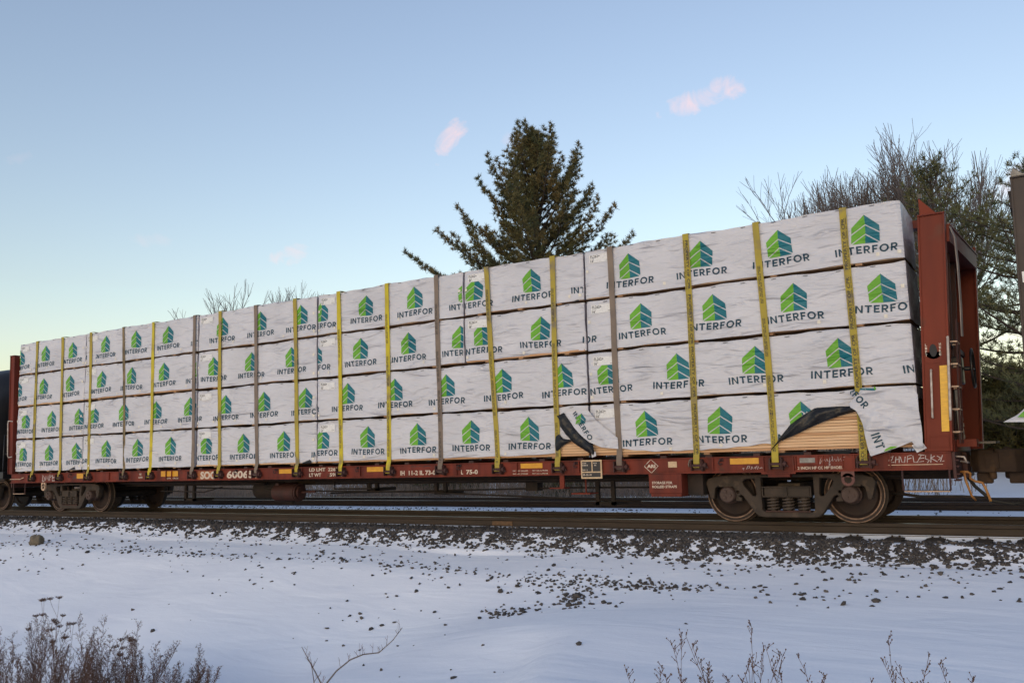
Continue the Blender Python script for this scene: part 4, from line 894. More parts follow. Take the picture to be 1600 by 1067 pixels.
# stacks: bounds, length printed on the sticker, phase of the printed marks per tier (bottom to top)
stacks = [(X01, X12-GAP, "10'", (-20.50, -20.45, -20.87, -20.83)), (X12, X23-GAP, "14'", (-16.82, -17.39, -17.12, -17.0)), (X23, X34-GAP, "12'", (-13.2, -12.58, -12.99, -12.72)),
          (X34, X45-GAP, "20'", (-8.49, -9.02, -9.89, -9.73)), (X45, 0, "16'", (-2.73, -2.15, -2.73, -2.89))]
ord_ = ['leftmost', 'second', 'middle', 'fourth', 'rightmost']
made = {}
for si, (a, b, txt, ph) in enumerate(stacks):
    for t in range(4):
        pos = '%s tier of the %s stack' % (TIERS[t], ord_[si])
        if si == 3 and t >= 2:
            xm = X45-GAP-8*ft
            made[(si, t)] = bundle(a, xm-.03, t, ph[t], si, "12'", 'longer white wrapped bundle at the left in the %s tier, fourth stack' % TIERS[t])
            made[(si, t, 'b')] = bundle(xm, b, t, (-7.0, -7.16)[t-2], si+6, "8'", 'shorter white wrapped bundle at the right in the %s tier, fourth stack' % TIERS[t])
            continue
        kw = {}; lab = 'white wrapped lumber bundle, %s' % pos
        if (si, t) == (4, 0): kw = dict(zb=tear5, boards=19, skip=(-.32, -5.14)); lab = 'lumber bundle with badly torn wrap and bare boards, '+pos
        if (si, t) == (3, 0): kw = dict(zb=tear4, boards=8, board_range=[(-5.9, X45-GAP-.015)], skip=(-4.9,)); lab = 'lumber bundle with wrap ripped at its right end, '+pos
        made[(si, t)] = bundle(a, b, t, ph[t], si, txt, lab, sticker=True, **kw)

# torn sheets: patches stretched between four edges, standing off the bundle
def lerp_poly(P, t):
    P = [np.array(p, float) for p in P]; L = [0]
    for i in range(1, len(P)): L.append(L[-1]+np.linalg.norm(P[i]-P[i-1]))
    t = t*L[-1]; return np.array([np.interp(t, L, [p[k] for p in P]) for k in range(len(P[0]))])
def sheet(name, top, bottom, n, m, hfun, mat, parent, thick=.004):
    V, F = [], []
    for j in range(m+1):
        for i in range(n+1):
            a, b = lerp_poly(top, i/n), lerp_poly(bottom, i/n); q = a+(b-a)*j/m
            V.append((q[0], hfun(q[0], q[1], i/n, j/m), q[1]))
    N = len(V); V += [(x, y+thick, z) for x, y, z in V]
    for j in range(m):
        for i in range(n):
            k = j*(n+1)+i; F.append((k, k+1, k+n+2, k+n+1)); F.append((N+k, N+k+n+1, N+k+n+2, N+k+1))
    mb = MB(); mb.add(V, F); return mb.build(name, mat, parent, smooth=True, fix=False)
R5 = made[(4, 0)][0]; R4 = made[(3, 0)][0]
def crump(x, z, a=.02, k=9): return a*(math.sin(k*x+3*z)*math.sin(.7*k*z+1.3)+.6*math.sin(1.9*k*x-1.4*k*z+.5)+.35*abs(math.sin(2.6*k*z+k*x)))
# A: black lining folded up over the tear at the right
sheet('folded_lining', [(-1.98, 1.09), (-1.84, 1.27), (-1.70, 1.43), (-1.50, 1.56), (-1.33, 1.655), (-1.0, 1.66), (-.70, 1.645)], [(-1.99, 1.075), (-1.86, 1.20), (-1.66, 1.275), (-1.30, 1.43), (-1.0, 1.53), (-.70, 1.595)], 40, 10,
      lambda x, z, u, v: -.035-.035*math.sin(math.pi*v)-.012*math.sin(18*u+7*v)*math.sin(3*v)-crump(x, z, .008, 16), BLACKP, R5)
# A: loose white sheet at the corner
def hA(x, z, u=0, v=0): return -.060-.045*math.exp(-((x+.60)/.16)**2)-.03*(1.9-z)*(.4 if x < -.3 else .2)-crump(x, z, .024, 8)-.035*abs(math.sin(7*(x*.6+z)))**4-.02*abs(math.sin(11*(x-.5*z)))**5
fl = sheet('loose_wrap_flap', [(-.85, 1.69), (-.76, 1.78), (-.66, 1.895), (-.36, 1.892), (-.04, 1.885), (.02, 1.76)], [(-.83, 1.63), (-.76, 1.585), (-.70, 1.40), (-.66, 1.12), (-.63, .955), (-.42, 1.02), (-.22, 1.09), (-.10, 1.14), (-.04, 1.045), (.035, 1.05)], 48, 30, hA, WRAP, R5)
shA = lambda x, z, lift=0: (x, hA(x, z)-.005-lift, z)
mb = MB()
for i, p in enumerate(STROKES):
    if sum(a for a, _ in p)/len(p) > -.14: continue
    c, s = math.cos(R_(-73)), math.sin(R_(-73)); Q = [(-.605+c*(a+.5)*.66-s*b*.115, 1.245+s*(a+.5)*.66+c*b*.115) for a, b in p]
    mb.add([shA(x, z, .0004*(i % 4)) for x, z in Q], [tuple(range(len(Q)))], 2)
mb.build('printed_lettering', [P_GREEN, P_TEAL, P_NAVY], fl, fix=False); mb = MB()
logo(mb, -.50, 1.845, shA, text=False, rot=R_(-152), keep=lambda x, z: -.70 < x < -.20 and z > 1.80 and z < 1.884, w=.42, h=.34); mb.build('printed_emblem', [P_GREEN, P_TEAL, P_NAVY], fl, fix=False); mb = MB()
for i, p in enumerate(STROKES):
    if sum(a for a, _ in p)/len(p) < .02: continue
    c, s = math.cos(R_(-52)), math.sin(R_(-52)); Q = [(-.99+.0+c*(a*.62+.22)-s*(b*.095), 2.02+s*(a*.62+.22)+c*(b*.095)) for a, b in p]
    mb.add([shA(x, z, .0004*(i % 4)) for x, z in Q], [tuple(range(len(Q)))], 2)
mb.add([shA(*q) for q in ((-.45, 1.018), (-.30, 1.068), (-.28, 1.085), (-.36, 1.085), (-.43, 1.05))], [(0, 1, 2, 3, 4)], 0)
mb.build('printed_lettering', [P_GREEN, P_TEAL, P_NAVY], fl, fix=False)
# B: wrap curling open between the fourth and the rightmost bundle
def hB(x, z, u=0, v=0): return -.045-.055*math.exp(-((x+5.05)/.22)**2)-crump(x, z, .007, 12)-.025*max(0, math.sin(16*(x+.6*z)+.4))**2
fb = sheet('curled_wrap', [(-5.37, 1.79), (-5.15, 1.795), (-5.0, 1.80), (-4.90, 1.80), (-4.75, 1.60), (-4.42, 1.34)], [(-5.35, 1.77), (-5.22, 1.60), (-5.08, 1.44), (-4.92, 1.29), (-4.72, 1.20), (-4.42, 1.165)], 36, 14, hB, WRAP, R5)
shB = lambda x, z, lift=0: (x, hB(x, z)-.005-lift, z)
mb = MB()
for i, p in enumerate(STROKES):
    c, s = math.cos(R_(-58)), math.sin(R_(-58)); Q = [(-5.03+c*(a*.62)-s*(b*.08), 1.50+s*(a*.62)+c*(b*.08)) for a, b in p]
    if min(z for _, z in Q) < 1.30: continue
    mb.add([shB(x, z, .0004*(i % 4)) for x, z in Q], [tuple(range(len(Q)))], 2)
mb.build('printed_lettering', [P_GREEN, P_TEAL, P_NAVY], fb, fix=False); mb = MB()
logo(mb, -5.02, 1.76, shB, text=False, w=.17, h=.20, rot=R_(-10), keep=lambda x, z: z > 1.59)
mb.build('printed_emblem', [P_GREEN, P_TEAL, P_NAVY], fb, fix=False)
sheet('curled_lining', [(-5.465, 1.75), (-5.36, 1.79), (-5.22, 1.60), (-5.08, 1.44), (-4.92, 1.29), (-4.84, 1.22), (-4.82, 1.10)], [(-5.47, 1.72), (-5.43, 1.56), (-5.33, 1.42), (-5.20, 1.29), (-5.05, 1.19), (-4.93, 1.12), (-4.83, 1.07)], 30, 8,
      lambda x, z, u, v: -.085-.05*math.sin(math.pi*v)-crump(x, z, .010, 18), BLACKP, R5)
sheet('ripped_lining', [(-5.56, 1.40), (-5.50, 1.44), (-5.42, 1.36), (-5.26, 1.335)], [(-5.56, 1.16), (-5.50, 1.18), (-5.44, 1.25), (-5.27, 1.315)], 14, 8,
      lambda x, z, u, v: -.03-.03*math.sin(math.pi*v)-crump(x, z, .006, 22), BLACKP, R4)
mb = MB(); mb.obox((-4.83, -.10, 1.085), (.035, .004, .012), (0, .004, 0), (-.01, .01, .035)); mb.build('wrap_scrap', WRAP, R5)
mb = MB(); mb.obox((-.02, -.055, 1.07), (.06, .005, .03), (0, .004, 0), (-.03, .005, .05)); mb.build('wrap_scrap', WRAP, R5)
# torn corners in other bundles
for (x, z, dx, par) in ((-5.06, 3.635, .10, made[(3, 3, 'b')][0]), (-11.22, 1.075, .26, made[(2, 0)][0]), (-19.35, 1.08, .22, made[(0, 0)][0])):
    sheet('torn_corner', [(x-dx, z), (x-.01, z+.055*dx/.1*.5), (x+.03, z+.02)], [(x-dx, z-.006), (x, z-.004), (x+.04, z-.008)], 8, 4, lambda a, b, u, v: -.018-.012*math.sin(3*v), BLACKP, par)

# ------------------------------------------------------------------ straps
SM = {'Y': YEL, 'Y2': YEL2, 'G': GRYS, 'B': pmat('strap_brown', (.24, .175, .085), (.17, .125, .07), scale=5, rough=.85, bump=.3, bscale=160, bdist=.002)}
SN = {'Y': 'bright yellow', 'Y2': 'worn yellow', 'G': 'grey', 'B': 'brown'}
ordn = ['first', 'second', 'third', 'fourth', 'fifth', 'sixth', 'seventh', 'eighth', 'ninth', 'tenth', 'eleventh', 'twelfth', 'thirteenth', 'fourteenth', 'fifteenth', 'sixteenth', 'seventeenth', 'last']
for i, (xt, xb, c) in enumerate(STRAPS):
    g = random.Random(i+50); w = .049 if c != 'B' else .04
    zs = list(np.linspace(.90, 4.48, 60)); ztop = Z0+4*TH-.004
    x_of = lambda z: xb+(xt-xb)*(z-.9)/3.6+.006*math.sin(z*1.7+i)
    def y_of(z, e=0): return -.017-.006*abs(math.sin(z*math.pi/TH+.6))-(.035 if z < .97 else .02 if z < 1.03 else 0)+.004*math.sin(z*5+i)*e
    P = [(x_of(z), y_of(z), z) for z in zs]
    V = []
    roll = [(x_of(.9), -.088, .872), (x_of(.9), -.080, .85)]
    path = [(p, (0, -1, 0)) for p in roll]+[(p, (0, -1, 0)) for p in P]+[((x_of(4.5), -.004, ztop+.006), (0, -.7, .7)), ((x_of(4.5), .05, ztop+.014), (0, 0, 1)), ((x_of(4.5), .7, ztop+.012), (0, 0, 1)), ((x_of(4.5), YC-.02, ztop+.010), (0, 0, 1)), ((x_of(4.5), YC-.01, 4.47), (0, 0, 1))]
    path[0] = ((x_of(.9), -.050, .842), (0, -1, 0))
    for (p, n) in path:
        for s in (-1, 1): V.append((p[0]+s*w, p[1]+.004*s*math.sin(p[2]*3+i), p[2]))
        for s in (1, -1): V.append((p[0]+s*w, p[1]-n[1]*.006+.004*s*math.sin(p[2]*3+i), p[2]-n[2]*.006))
    mb = MB(); n = len(path)
    mb.add(V, [(4*k+q, 4*k+(q+1) % 4, 4*k+4+(q+1) % 4, 4*k+4+q) for k in range(n-1) for q in range(4)])
    root = empty('tie_down_strap', (x_of(.9), 0, .84), '%s webbing strap holding the load, %s strap counted from the left' % (SN[c], ordn[i]), 'strap', 'tie-down straps over the lumber')
    st = mb.build('webbing', SM[c], root, smooth=False)
    def strip(x, z): return (x_of(z)+x, y_of(z)-.0065-.0045, z)
    mb = MB()
    if i in (15, 17):
        for z in ((3.98, 3.12, 2.30, 1.42) if i == 15 else (3.95, 3.10, 2.28, 1.22)):
            L = .78 if i == 15 else .74; Vt, Ft = text2d('PROPERTY OF CPR', .012)
            mb = MB()
            if i == 15: mb.add([strip(-.008+v*.042, z+L/2-u*L) for u, v in Vt], Ft)
            else: mb.add([strip(.016-v*.046, z-L/2+u*L) for u, v in Vt], Ft)
            Vt, Ft = text2d('IIIIII III IIIIIII IIIIII IIII III IIIIIIIII', .006); mb.add([strip(-.036+v*.015 if i == 15 else .040-v*.014, z+L/2-u*L) for u, v in Vt], Ft); mb.build('webbing_print', P_BLACK, st, fix=False)
    elif i in (16, 13, 12, 11, 10, 9, 0, 3):
        for z in ((3.65, 2.75, 1.95, 1.35) if i != 9 else (3.5, 1.5)):
            z += g.uniform(-.15, .15); mb = MB()
            for k, t in enumerate(('IIIIIII IIIIII IIII III IIII', 'IIII IIIII III IIIIII III')):
                Vt, Ft = text2d(t, .012); mb.add([strip(.004+k*.024-v*.017-.014, z+.28-u*.56) for u, v in Vt], Ft)
            mb.build('webbing_print', P_BLACK, st, fix=False)
    if i == 15: MB().tube([(x_of(.95)-.06, -.07, .97), (x_of(.95)-.10, -.07, .96), (x_of(.95)-.125, -.06, .90), (x_of(.95)-.12, -.055, .86)], .012).build('frayed_end', GRYS, root, smooth=True)

# ------------------------------------------------------------------ trees
def needles(P, D, n, length, width, rng, spread=.75):
    M = len(P); P = np.repeat(P, n, 0); D = np.repeat(D, n, 0)
    d = D*1.0+rng.normal(size=P.shape)*spread; d /= np.linalg.norm(d, axis=1)[:, None]
    L = length*rng.uniform(.6, 1.15, len(P))[:, None]; s = np.cross(d, rng.normal(size=P.shape)); s /= np.linalg.norm(s, axis=1)[:, None]+1e-9
    P = P+rng.normal(size=P.shape)*length*.12
    V = np.stack([P+s*width, P-s*width, P+d*L+s*width*.25, P+d*L-s*width*.25], 1).reshape(-1, 3)
    F = np.arange(len(P)*4).reshape(-1, 4)[:, [0, 1, 3, 2]]
    return V, F
def seg_mesh(S, n=5):
    """tapered sticks from (p, q, r0, r1)"""
    A = np.array([list(p)+list(q)+[a, b] for p, q, a, b in S], float); p, q = A[:, :3], A[:, 3:6]; d = q-p; d /= np.linalg.norm(d, axis=1)[:, None]+1e-9
    h = np.where(np.abs(d[:, 2:3]) > .9, np.array([[1., 0, 0]]), np.array([[0, 0, 1.]])); a = np.cross(d, h); a /= np.linalg.norm(a, axis=1)[:, None]; b = np.cross(d, a)
    t = np.arange(n)*2*np.pi/n; ring = np.cos(t)[None, :, None]*a[:, None]+np.sin(t)[None, :, None]*b[:, None]
    V = np.concatenate([p[:, None]+ring*A[:, 6, None, None], q[:, None]+ring*A[:, 7, None, None]], 1)
    base = np.arange(len(A))[:, None, None]*2*n; k = np.arange(n)
    F = (base+np.stack([k, (k+1) % n, n+(k+1) % n, n+k], -1)[None]).reshape(-1, 4)
    return V.reshape(-1, 3), F
def pine(name, base, H, z0, rad, seed, label, nw=26, extra=(), tuft=.24, nn=13, wid=.017, mat=NEED, elev=(12, 48), group='evergreen trees behind the train', per=5, twig=.26, cat='tree', tv=.45, spread=.8, vary=(.62, 1.12)):
    rng = np.random.default_rng(seed); base = np.array(base, float); root = empty(name, tuple(base), label, cat, group)
    S, P, D = [], [], []; r0 = .018*H+.03
    lean = rng.normal(size=2)*.012*H; ax = lambda h: base+np.array([lean[0]*(h/H)**2, lean[1]*(h/H)**2, h])
    for i in range(14): S.append((ax(H*i/14), ax(H*(i+1)/14), r0*(1-i/14)+.012, r0*(1-(i+1)/14)+.012))
    br = []
    for k in range(nw):
        h = z0+(H*.985-z0)*(k/(nw-1))**.92; t = (h-z0)/(H-z0); a0 = rng.uniform(0, 6.28)
        for j in range(per):
            L = max(.35, rad(t)*rng.uniform(*vary)); br.append((h+rng.uniform(-.15, .15), a0+j*2*math.pi/per+rng.normal()*.25, L, elev[0]+(elev[1]-elev[0])*t**1.4+rng.normal()*6))
    for e in extra: br.append(e)
    for h, az, L, el in br:
        p = ax(min(h, H)); e = R_(el); m = max(4, int(L/.3)); pts = [p]
        for i in range(m):
            e2 = e+R_(26)*(i/m)**2-R_(5)*(i < m/3); az += rng.normal()*.05
            pts.append(pts[-1]+np.array([math.cos(az)*math.cos(e2), math.sin(az)*math.cos(e2), math.sin(e2)])*L/m)
        rb = .011*L+.008
        for i in range(m): S.append((pts[i], pts[i+1], rb*(1-i/m)+.005, rb*(1-(i+1)/m)+.005))
        for i in range(m+1):
            u = i/m
            if u < .22 and L > 1: continue
            d0 = pts[min(i+1, m)]-pts[max(i-1, 0)]; d0 /= np.linalg.norm(d0)
            for s in (-1, 1, 0) if i < m else (-.5, .5, 0):
                az2 = az+s*rng.uniform(.6, 1.1); ll = (.22+twig*L*(1-u)*rng.uniform(.5, 1.2)) if s else .15
                dd = np.array([math.cos(az2), math.sin(az2), .28+.4*rng.uniform()]); dd /= np.linalg.norm(dd)
                if s == 0: dd = d0*.6+np.array([0, 0, .6])
                q = pts[i]+dd*ll
                if s: S.append((pts[i], q, .007, .004))
                for v in np.arange(tv if s else 1, 1.01, max(.12, .17/max(ll, .17))):
                    P.append(pts[i]+dd*ll*v+rng.normal(size=3)*.03); w = dd*.5+np.array([0, 0, .55]); D.append(w/np.linalg.norm(w))
    V, F = seg_mesh(S); np_mesh('trunk', V, F, BARK, root)
    V, F = needles(np.array(P), np.array(D), nn, tuft, wid, rng, spread); np_mesh('crown', V, F, mat, root)
    return root
gz = lambda x, y: float(ground_z(x, y))
def prof_big(t): return float(np.interp(t, [0, .15, .35, .52, .62, .72, .82, .92, 1], [4.2, 4.9, 4.6, 4.4, 4.0, 3.3, 2.4, 1.6, .6]))
vaz = math.atan2(.53, .847)                               # across the view
pine('white_pine', (-17.2, 20, gz(-17.2, 20)), 15.55-gz(-17.2, 20)-.35, 1.5, prof_big, 4, 'tall dark white pine rising behind the middle of the train', nw=25, per=6, elev=(18, 64), twig=.34, tv=.45, spread=.95, vary=(.42, 1.2),
     extra=[(7.6, vaz+3.05, 6.7, 20), (7.4, vaz-.05, 6.3, 17), (8.6, vaz+3.2, 5.2, 24), (8.8, vaz+.15, 5.0, 22), (9.8, vaz+3.0, 4.4, 30), (9.6, vaz+.05, 4.2, 30), (11.2, vaz+3.25, 3.6, 38), (10.9, vaz-.1, 3.3, 36), (12.6, vaz+3.1, 2.6, 44), (12.4, vaz+.1, 2.3, 44)], tuft=.19, nn=22, wid=.0150)
pine('slim_pine', (-1.15, 17, gz(-1.1, 17)), 9.3, .8, lambda t: float(np.interp(t, [0, .4, .8, 1], [3.2, 3.0, 2.0, .6])), 7, 'slim pine just behind the right bulkhead of the lumber car', nw=15, per=4, tuft=.16, nn=13, wid=.010, mat=NEED2, elev=(15, 55), tv=.5, spread=.9, twig=.32)
pine('spreading_pine', (1.9, 15.5, gz(1.9, 15.5)), 8.3, 1.2, lambda t: float(np.interp(t, [0, .25, .5, .8, 1], [3.4, 4.2, 4.2, 2.8, .7])), 9, 'open spreading pine with level boughs at the right edge', nw=15, per=6, tuft=.16, nn=12, wid=.0095, mat=NEED2, elev=(4, 36), tv=.45, spread=.9, twig=.32)
for k, (x, y, h, r, lab) in enumerate(((.4, 17, 2.6, 1.3, 'rounded olive cedar shrub below the right pines, nearest the brake wheel'), (2.3, 18, 2.9, 1.5, 'taller olive cedar shrub at the right edge below the pines'), (-1.2, 19, 2.2, 1.2, 'low cedar shrub hidden behind the right end of the car'))):
    pine('cedar_shrub', (x, y, gz(x, y)), h, .15, lambda t, r=r: r*float(np.interp(t, [0, .4, .8, 1], [1, 1, .6, .15])), 20+k, lab, nw=16, per=9, tuft=.20, nn=12, wid=.016, mat=CEDAR, elev=(15, 60), cat='shrub', group='evergreen shrubs behind the train')
for k, (x, y, h, r, lab) in enumerate(((-12.2, 12.6, 1.7, 1.5, 'low dark evergreen seen under the car left of the storage box'), (-17.8, 13.6, 1.9, 2.0, 'broad low evergreen seen under the middle of the car'), (-7.6, 12.4, 1.5, 1.3, 'small evergreen seen under the car beside the right truck'))):
    pine('young_evergreen', (x, y, gz(x, y)), h, .1, lambda t, r=r: r*(1-.8*t), 40+k, lab, nw=10, per=6, tuft=.2, nn=8, wid=.014, mat=NEED, elev=(5, 40), cat='shrub', group='evergreen shrubs behind the train')
def bare_tree(name, base, H, seed, label, mat, stems=1, spread=.25, depth=6, r=.09, bias=(0, 0)):
    rng = np.random.default_rng(seed); root = empty(name, tuple(base), label, 'tree', 'leafless trees behind the train'); S, T = [], []
    def grow(p, d, L, r, n, out):
        m = 3; q = p
        for i in range(m):
            d = d+rng.normal(size=3)*.10+np.array([bias[0], bias[1], .05]); d /= np.linalg.norm(d); q2 = q+d*L/m; out.append((q, q2, max(r*(1-.25*i/m), .0065), max(r*(1-.25*(i+1)/m), .006))); q = q2
            if n > 0 and i > 0 or (n > 0 and n < 4):
                a = rng.uniform(0, 6.28); s = np.array([math.cos(a), math.sin(a), rng.uniform(.1, .7)]); dd = d*1.0+s*rng.uniform(.35, .75); dd /= np.linalg.norm(dd)
                grow(q, dd, L*rng.uniform(.5, .74), r*.5, n-1, T)
        if n > 0:
            for _ in range(2):
                s = rng.normal(size=3); s[2] = abs(s[2])*.6; dd = d+s*.26; dd /= np.linalg.norm(dd); grow(q, dd, L*rng.uniform(.62, .8), r*.66, n-1, T)
    for k in range(stems):
        a = rng.uniform(0, 6.28); d = np.array([math.cos(a)*spread, math.sin(a)*spread, 1.0]); b = np.array(base, float)+np.array([math.cos(a), math.sin(a), 0])*.15*(stems > 1)
        grow(b, d/np.linalg.norm(d), H*.34, r, depth, S)
    for L_ in (S, T):
        z = np.array([q[1][2] for q in S+T]).max()
    k = H/(z-base[2]); sc = lambda p: tuple(np.array(base)+(np.array(p)-np.array(base))*k)
    for nm, L_ in (('trunk', S), ('crown', T)):
        V, F = seg_mesh([(sc(p), sc(q), a, b) for p, q, a, b in L_], 4); np_mesh(nm, V, F, mat, root)
bare_tree('bare_tree', (-5.3, 29, gz(-5, 29)), 13.9, 3, 'leafless many-stemmed tree behind the rightmost bundles', BAREB, 4, .07, 5, .085)
bare_tree('bare_tree', (-2.4, 28, gz(-2, 28)), 14.0, 5, 'leafless tree rising above the slim pine at right', BAREB, 4, .15, 5, .085)
bare_tree('bare_tree', (-52.8, 36, gz(-52, 36)), 15.2, 12, 'pale leafless tree leaning right above the left part of the load', BAREF, 2, .2, 5, .14, (.02, .012))
bare_tree('bare_tree', (-55.6, 36, gz(-55, 36)), 12.3, 15, 'small pale leafless tree left of the leaning one', BAREF, 1, .1, 5, .10)
# rough growth beyond the second track: dry stalks, and a far belt of scrub
rg = np.random.default_rng(77)
def stalks(name, n, xr, yr, hr, width, mat, label, seed, spread=.22):
    g = np.random.default_rng(seed); x, y = g.uniform(*xr, n), g.uniform(*yr, n); keep = wob(x*.7, y*.9)+g.normal(size=n)*.25 > -.15+.45*sstep(-8, -3, x); x, y = x[keep], y[keep]
    P = np.stack([x, y, ground_z(x, y)-.02], -1); D = np.tile([0, 0, 1.], (len(x), 1))
    V, F = needles(P, D, 3, 1.0, width, g, spread); V = V.reshape(-1, 4, 3); hh = np.repeat(g.uniform(*hr, len(x)), 3)
    V[:, 2:] = V[:, :2]+(V[:, 2:]-V[:, :2])*hh[:, None, None]
    o = np_mesh(name, V.reshape(-1, 3), F, mat); return tag(o, label, 'brush', kind='stuff')
stalks('dry_brush', 15000, (-75, 9), (11.5, 26), (.35, 1.5), .012, BRUSH, 'dry tan stalks in the rough ground beyond the second track', 1)
stalks('low_brush', 9000, (-34, -2.5), (10.2, 15), (.25, .95), .008, BRUSH, 'low tangled brush right behind the second track', 3, .4)
stalks('scrub_belt', 16000, (-170, 14), (34, 60), (1.0, 3.2), .035, BRUSH, 'far belt of brown leafless scrub behind the tracks', 2, .35)
mb = MB(); mb.cyl((-36.5, 19, gz(-36.5, 19)), (-36.5, 19, gz(-36.5, 19)+.9), .05, 10); mb.cyl((-36.5, 19, gz(-36.5, 19)+.9), (-36.5, 19, gz(-36.5, 19)+.98), .05, 10, r2=.02)
tag(mb.build('marker_post', REDPOST), 'small red marker post seen under the car at left', 'marker')
# torn sheet caught on the next car
sheet_o = sheet('plastic_sheet', [(1.16, 1.44), (1.23, 1.51), (1.36, 1.56), (1.6, 1.60)], [(.99, 1.35), (1.10, 1.345), (1.25, 1.34), (1.6, 1.33)], 20, 10, lambda x, z, u, v: -.035-.10*(1-u)*(.3+.7*v)-crump(x, z, .012, 11), WRAP, None)
tag(sheet_o, 'torn white plastic sheet with a green mark caught on the right car', 'plastic sheet')
mb = MB(); mb.add([(1.15, -.13, 1.405), (1.20, -.12, 1.455), (1.24, -.112, 1.49), (1.24, -.115, 1.40)], [(0, 1, 2, 3)]); pm = mb.build('printed_emblem', P_GREEN, sheet_o, fix=False)

# ------------------------------------------------------------------ foreground weeds
def weed(x, y, H, seed, label, kind, name, group):
    rng = np.random.default_rng(seed); z = gz(x, y); root = empty(name, (x, y, z), label, 'weed', group); S, P, D, B = [], [], [], []
    b = np.array([x, y, z-.03])
    def stem(p, d, L, r, m=9, wav=.05, up=.03):
        pts = [p]
        for i in range(m):
            d = d+rng.normal(size=3)*wav+np.array([0, 0, up]); d /= np.linalg.norm(d); pts.append(pts[-1]+d*L/m); S.append((pts[-2], pts[-1], max(r*(1-.8*i/m), .0018), max(r*(1-.8*(i+1)/m), .0016)))
        return pts
    if kind == 'mug':                                     # feathery, many fine side twigs with crumbly seed
        for k in range(rng.integers(4, 8)):
            a = rng.uniform(0, 6.28); d = np.array([math.cos(a)*.30, math.sin(a)*.30, 1]); d /= np.linalg.norm(d); L = H*rng.uniform(.55, 1.04)
            pts = stem(b+np.array([math.cos(a), math.sin(a), 0])*rng.uniform(0, .09), d, L, .0046, 16, .055)
            for i in range(4, 17):
                for s in range(2):
                    a2 = rng.uniform(0, 6.28); dd = np.array([math.cos(a2)*.6, math.sin(a2)*.6, .85]); l2 = L*(.34*(1-i/19))*rng.uniform(.3, 1)+.03; tw = stem(pts[i], dd/np.linalg.norm(dd), l2, .0020, 4, .12, .06)
                    for q in tw[1:]:
                        for _ in range(2): P.append(q+rng.normal(size=3)*.009); D.append(np.array([0, 0, .8])+rng.normal(size=3)*.5)
    elif kind == 'umbel':                                 # queen-anne's-lace: bare stems, flat heads
        for k in range(3):
            a = rng.uniform(0, 6.28); pts = stem(b+rng.normal(size=3)*[.07, .07, 0], np.array([math.cos(a)*.1, math.sin(a)*.1, 1]), H*rng.uniform(.8, 1.0), .0045, 12, .03)
            heads = [pts[-1]]+[stem(pts[j], np.array([math.cos(a+j), math.sin(a+j), 1.6])/1.9, H*.17, .0018, 5, .04, .08)[-1] for j in (8, 10)]
            for h in heads:
                for q in range(14):
                    a2 = q*2.4; rr = .036*math.sqrt(q/14); e = h+np.array([math.cos(a2)*rr, math.sin(a2)*rr, .018+.006*math.cos(q)]); S.append((h, e, .0018, .0018))
                    for _ in range(3): P.append(e+rng.normal(size=3)*.003); D.append(np.array([0, 0, .5])+rng.normal(size=3)*.5)
    else:                                                 # open forked stems with little round seed heads
        for k in range(rng.integers(2, 5)):
            a = rng.uniform(0, 6.28); L = H*(1.0 if k == 0 else rng.uniform(.45, .85)); pts = stem(b+rng.normal(size=3)*[.07, .07, 0], np.array([math.cos(a)*.42, math.sin(a)*.42, 1]), L, .0030, 12, .045)
            for i in range(4, 13):
                if rng.uniform() < .25: continue
                for s in range(1 if i < 11 else 2):
                    a2 = rng.uniform(0, 6.28); tw = stem(pts[i], np.array([math.cos(a2)*.5, math.sin(a2)*.5, .9]), L*.20*(1.2-i/13)*rng.uniform(.4, 1.2)+.015, .0014, 4, .10, .05); B.append(tw[-1]); B.append(tw[2])
                    if rng.uniform() < .5: B.append(stem(tw[2], np.array([math.cos(a2+1), math.sin(a2+1), .9])/1.3, .05, .001, 3, .1)[-1])
    V, F = seg_mesh(S, 4); np_mesh('stems', V, F, WEED, root)
    if P: V, F = needles(np.array(P), np.array(D), 2, .020, .0024, rng, .6); np_mesh('seed_heads', V, F, SEED, root)['kind'] = 'stuff'
    if B:
        B = np.array(B); V0, F0 = ico(); sz = rng.uniform(.0032, .0062, len(B)); V = V0[None]*sz[:, None, None]*np.array([1, 1, 1.25])+B[:, None]; np_mesh('seed_heads', V.reshape(-1, 3), (F0[None]+np.arange(len(B))[:, None, None]*12).reshape(-1, 3), SEED, root)['kind'] = 'stuff'
GL, GR = 'dry weeds in the left foreground', 'dry weeds in the right foreground'
left = [(-8.91, -7.07, 1.22), (-8.34, -7.06, 1.05), (-8.08, -6.89, 1.10), (-7.65, -6.82, 1.0), (-7.27, -6.69, .90), (-7.06, -6.54, .84), (-6.88, -6.25, .72), (-8.24, -7.36, 1.08), (-7.5, -7.09, .98), (-7.6, -6.9, .95), (-9.2, -6.7, 1.2),
        (-8.7, -6.75, 1.08), (-7.9, -7.2, 1.04), (-7.0, -6.95, .86), (-6.7, -6.55, .78), (-8.5, -7.3, 1.12), (-8.2, -6.6, 1.05), (-7.75, -6.55, .92), (-7.4, -6.4, .85), (-9.0, -7.25, 1.15), (-6.55, -6.35, .66), (-7.2, -7.1, .9)]
order = sorted(range(len(left)), key=lambda k: (left[k][0]-1.575)/(left[k][1]+12.818))
words = ['first', 'second', 'third', 'fourth', 'fifth', 'sixth', 'seventh', 'eighth', 'ninth', 'tenth', 'eleventh', 'twelfth', 'thirteenth', 'fourteenth', 'fifteenth', 'sixteenth', 'seventeenth', 'eighteenth', 'nineteenth', 'twentieth', 'twenty-first', 'last']
for n_, k in enumerate(order):
    x, y, h = left[k]; weed(x, y, h, 300+k, 'feathery brown dry weed at lower left, %s counted from the left edge' % words[n_], 'mug', 'feathery_weed', GL)
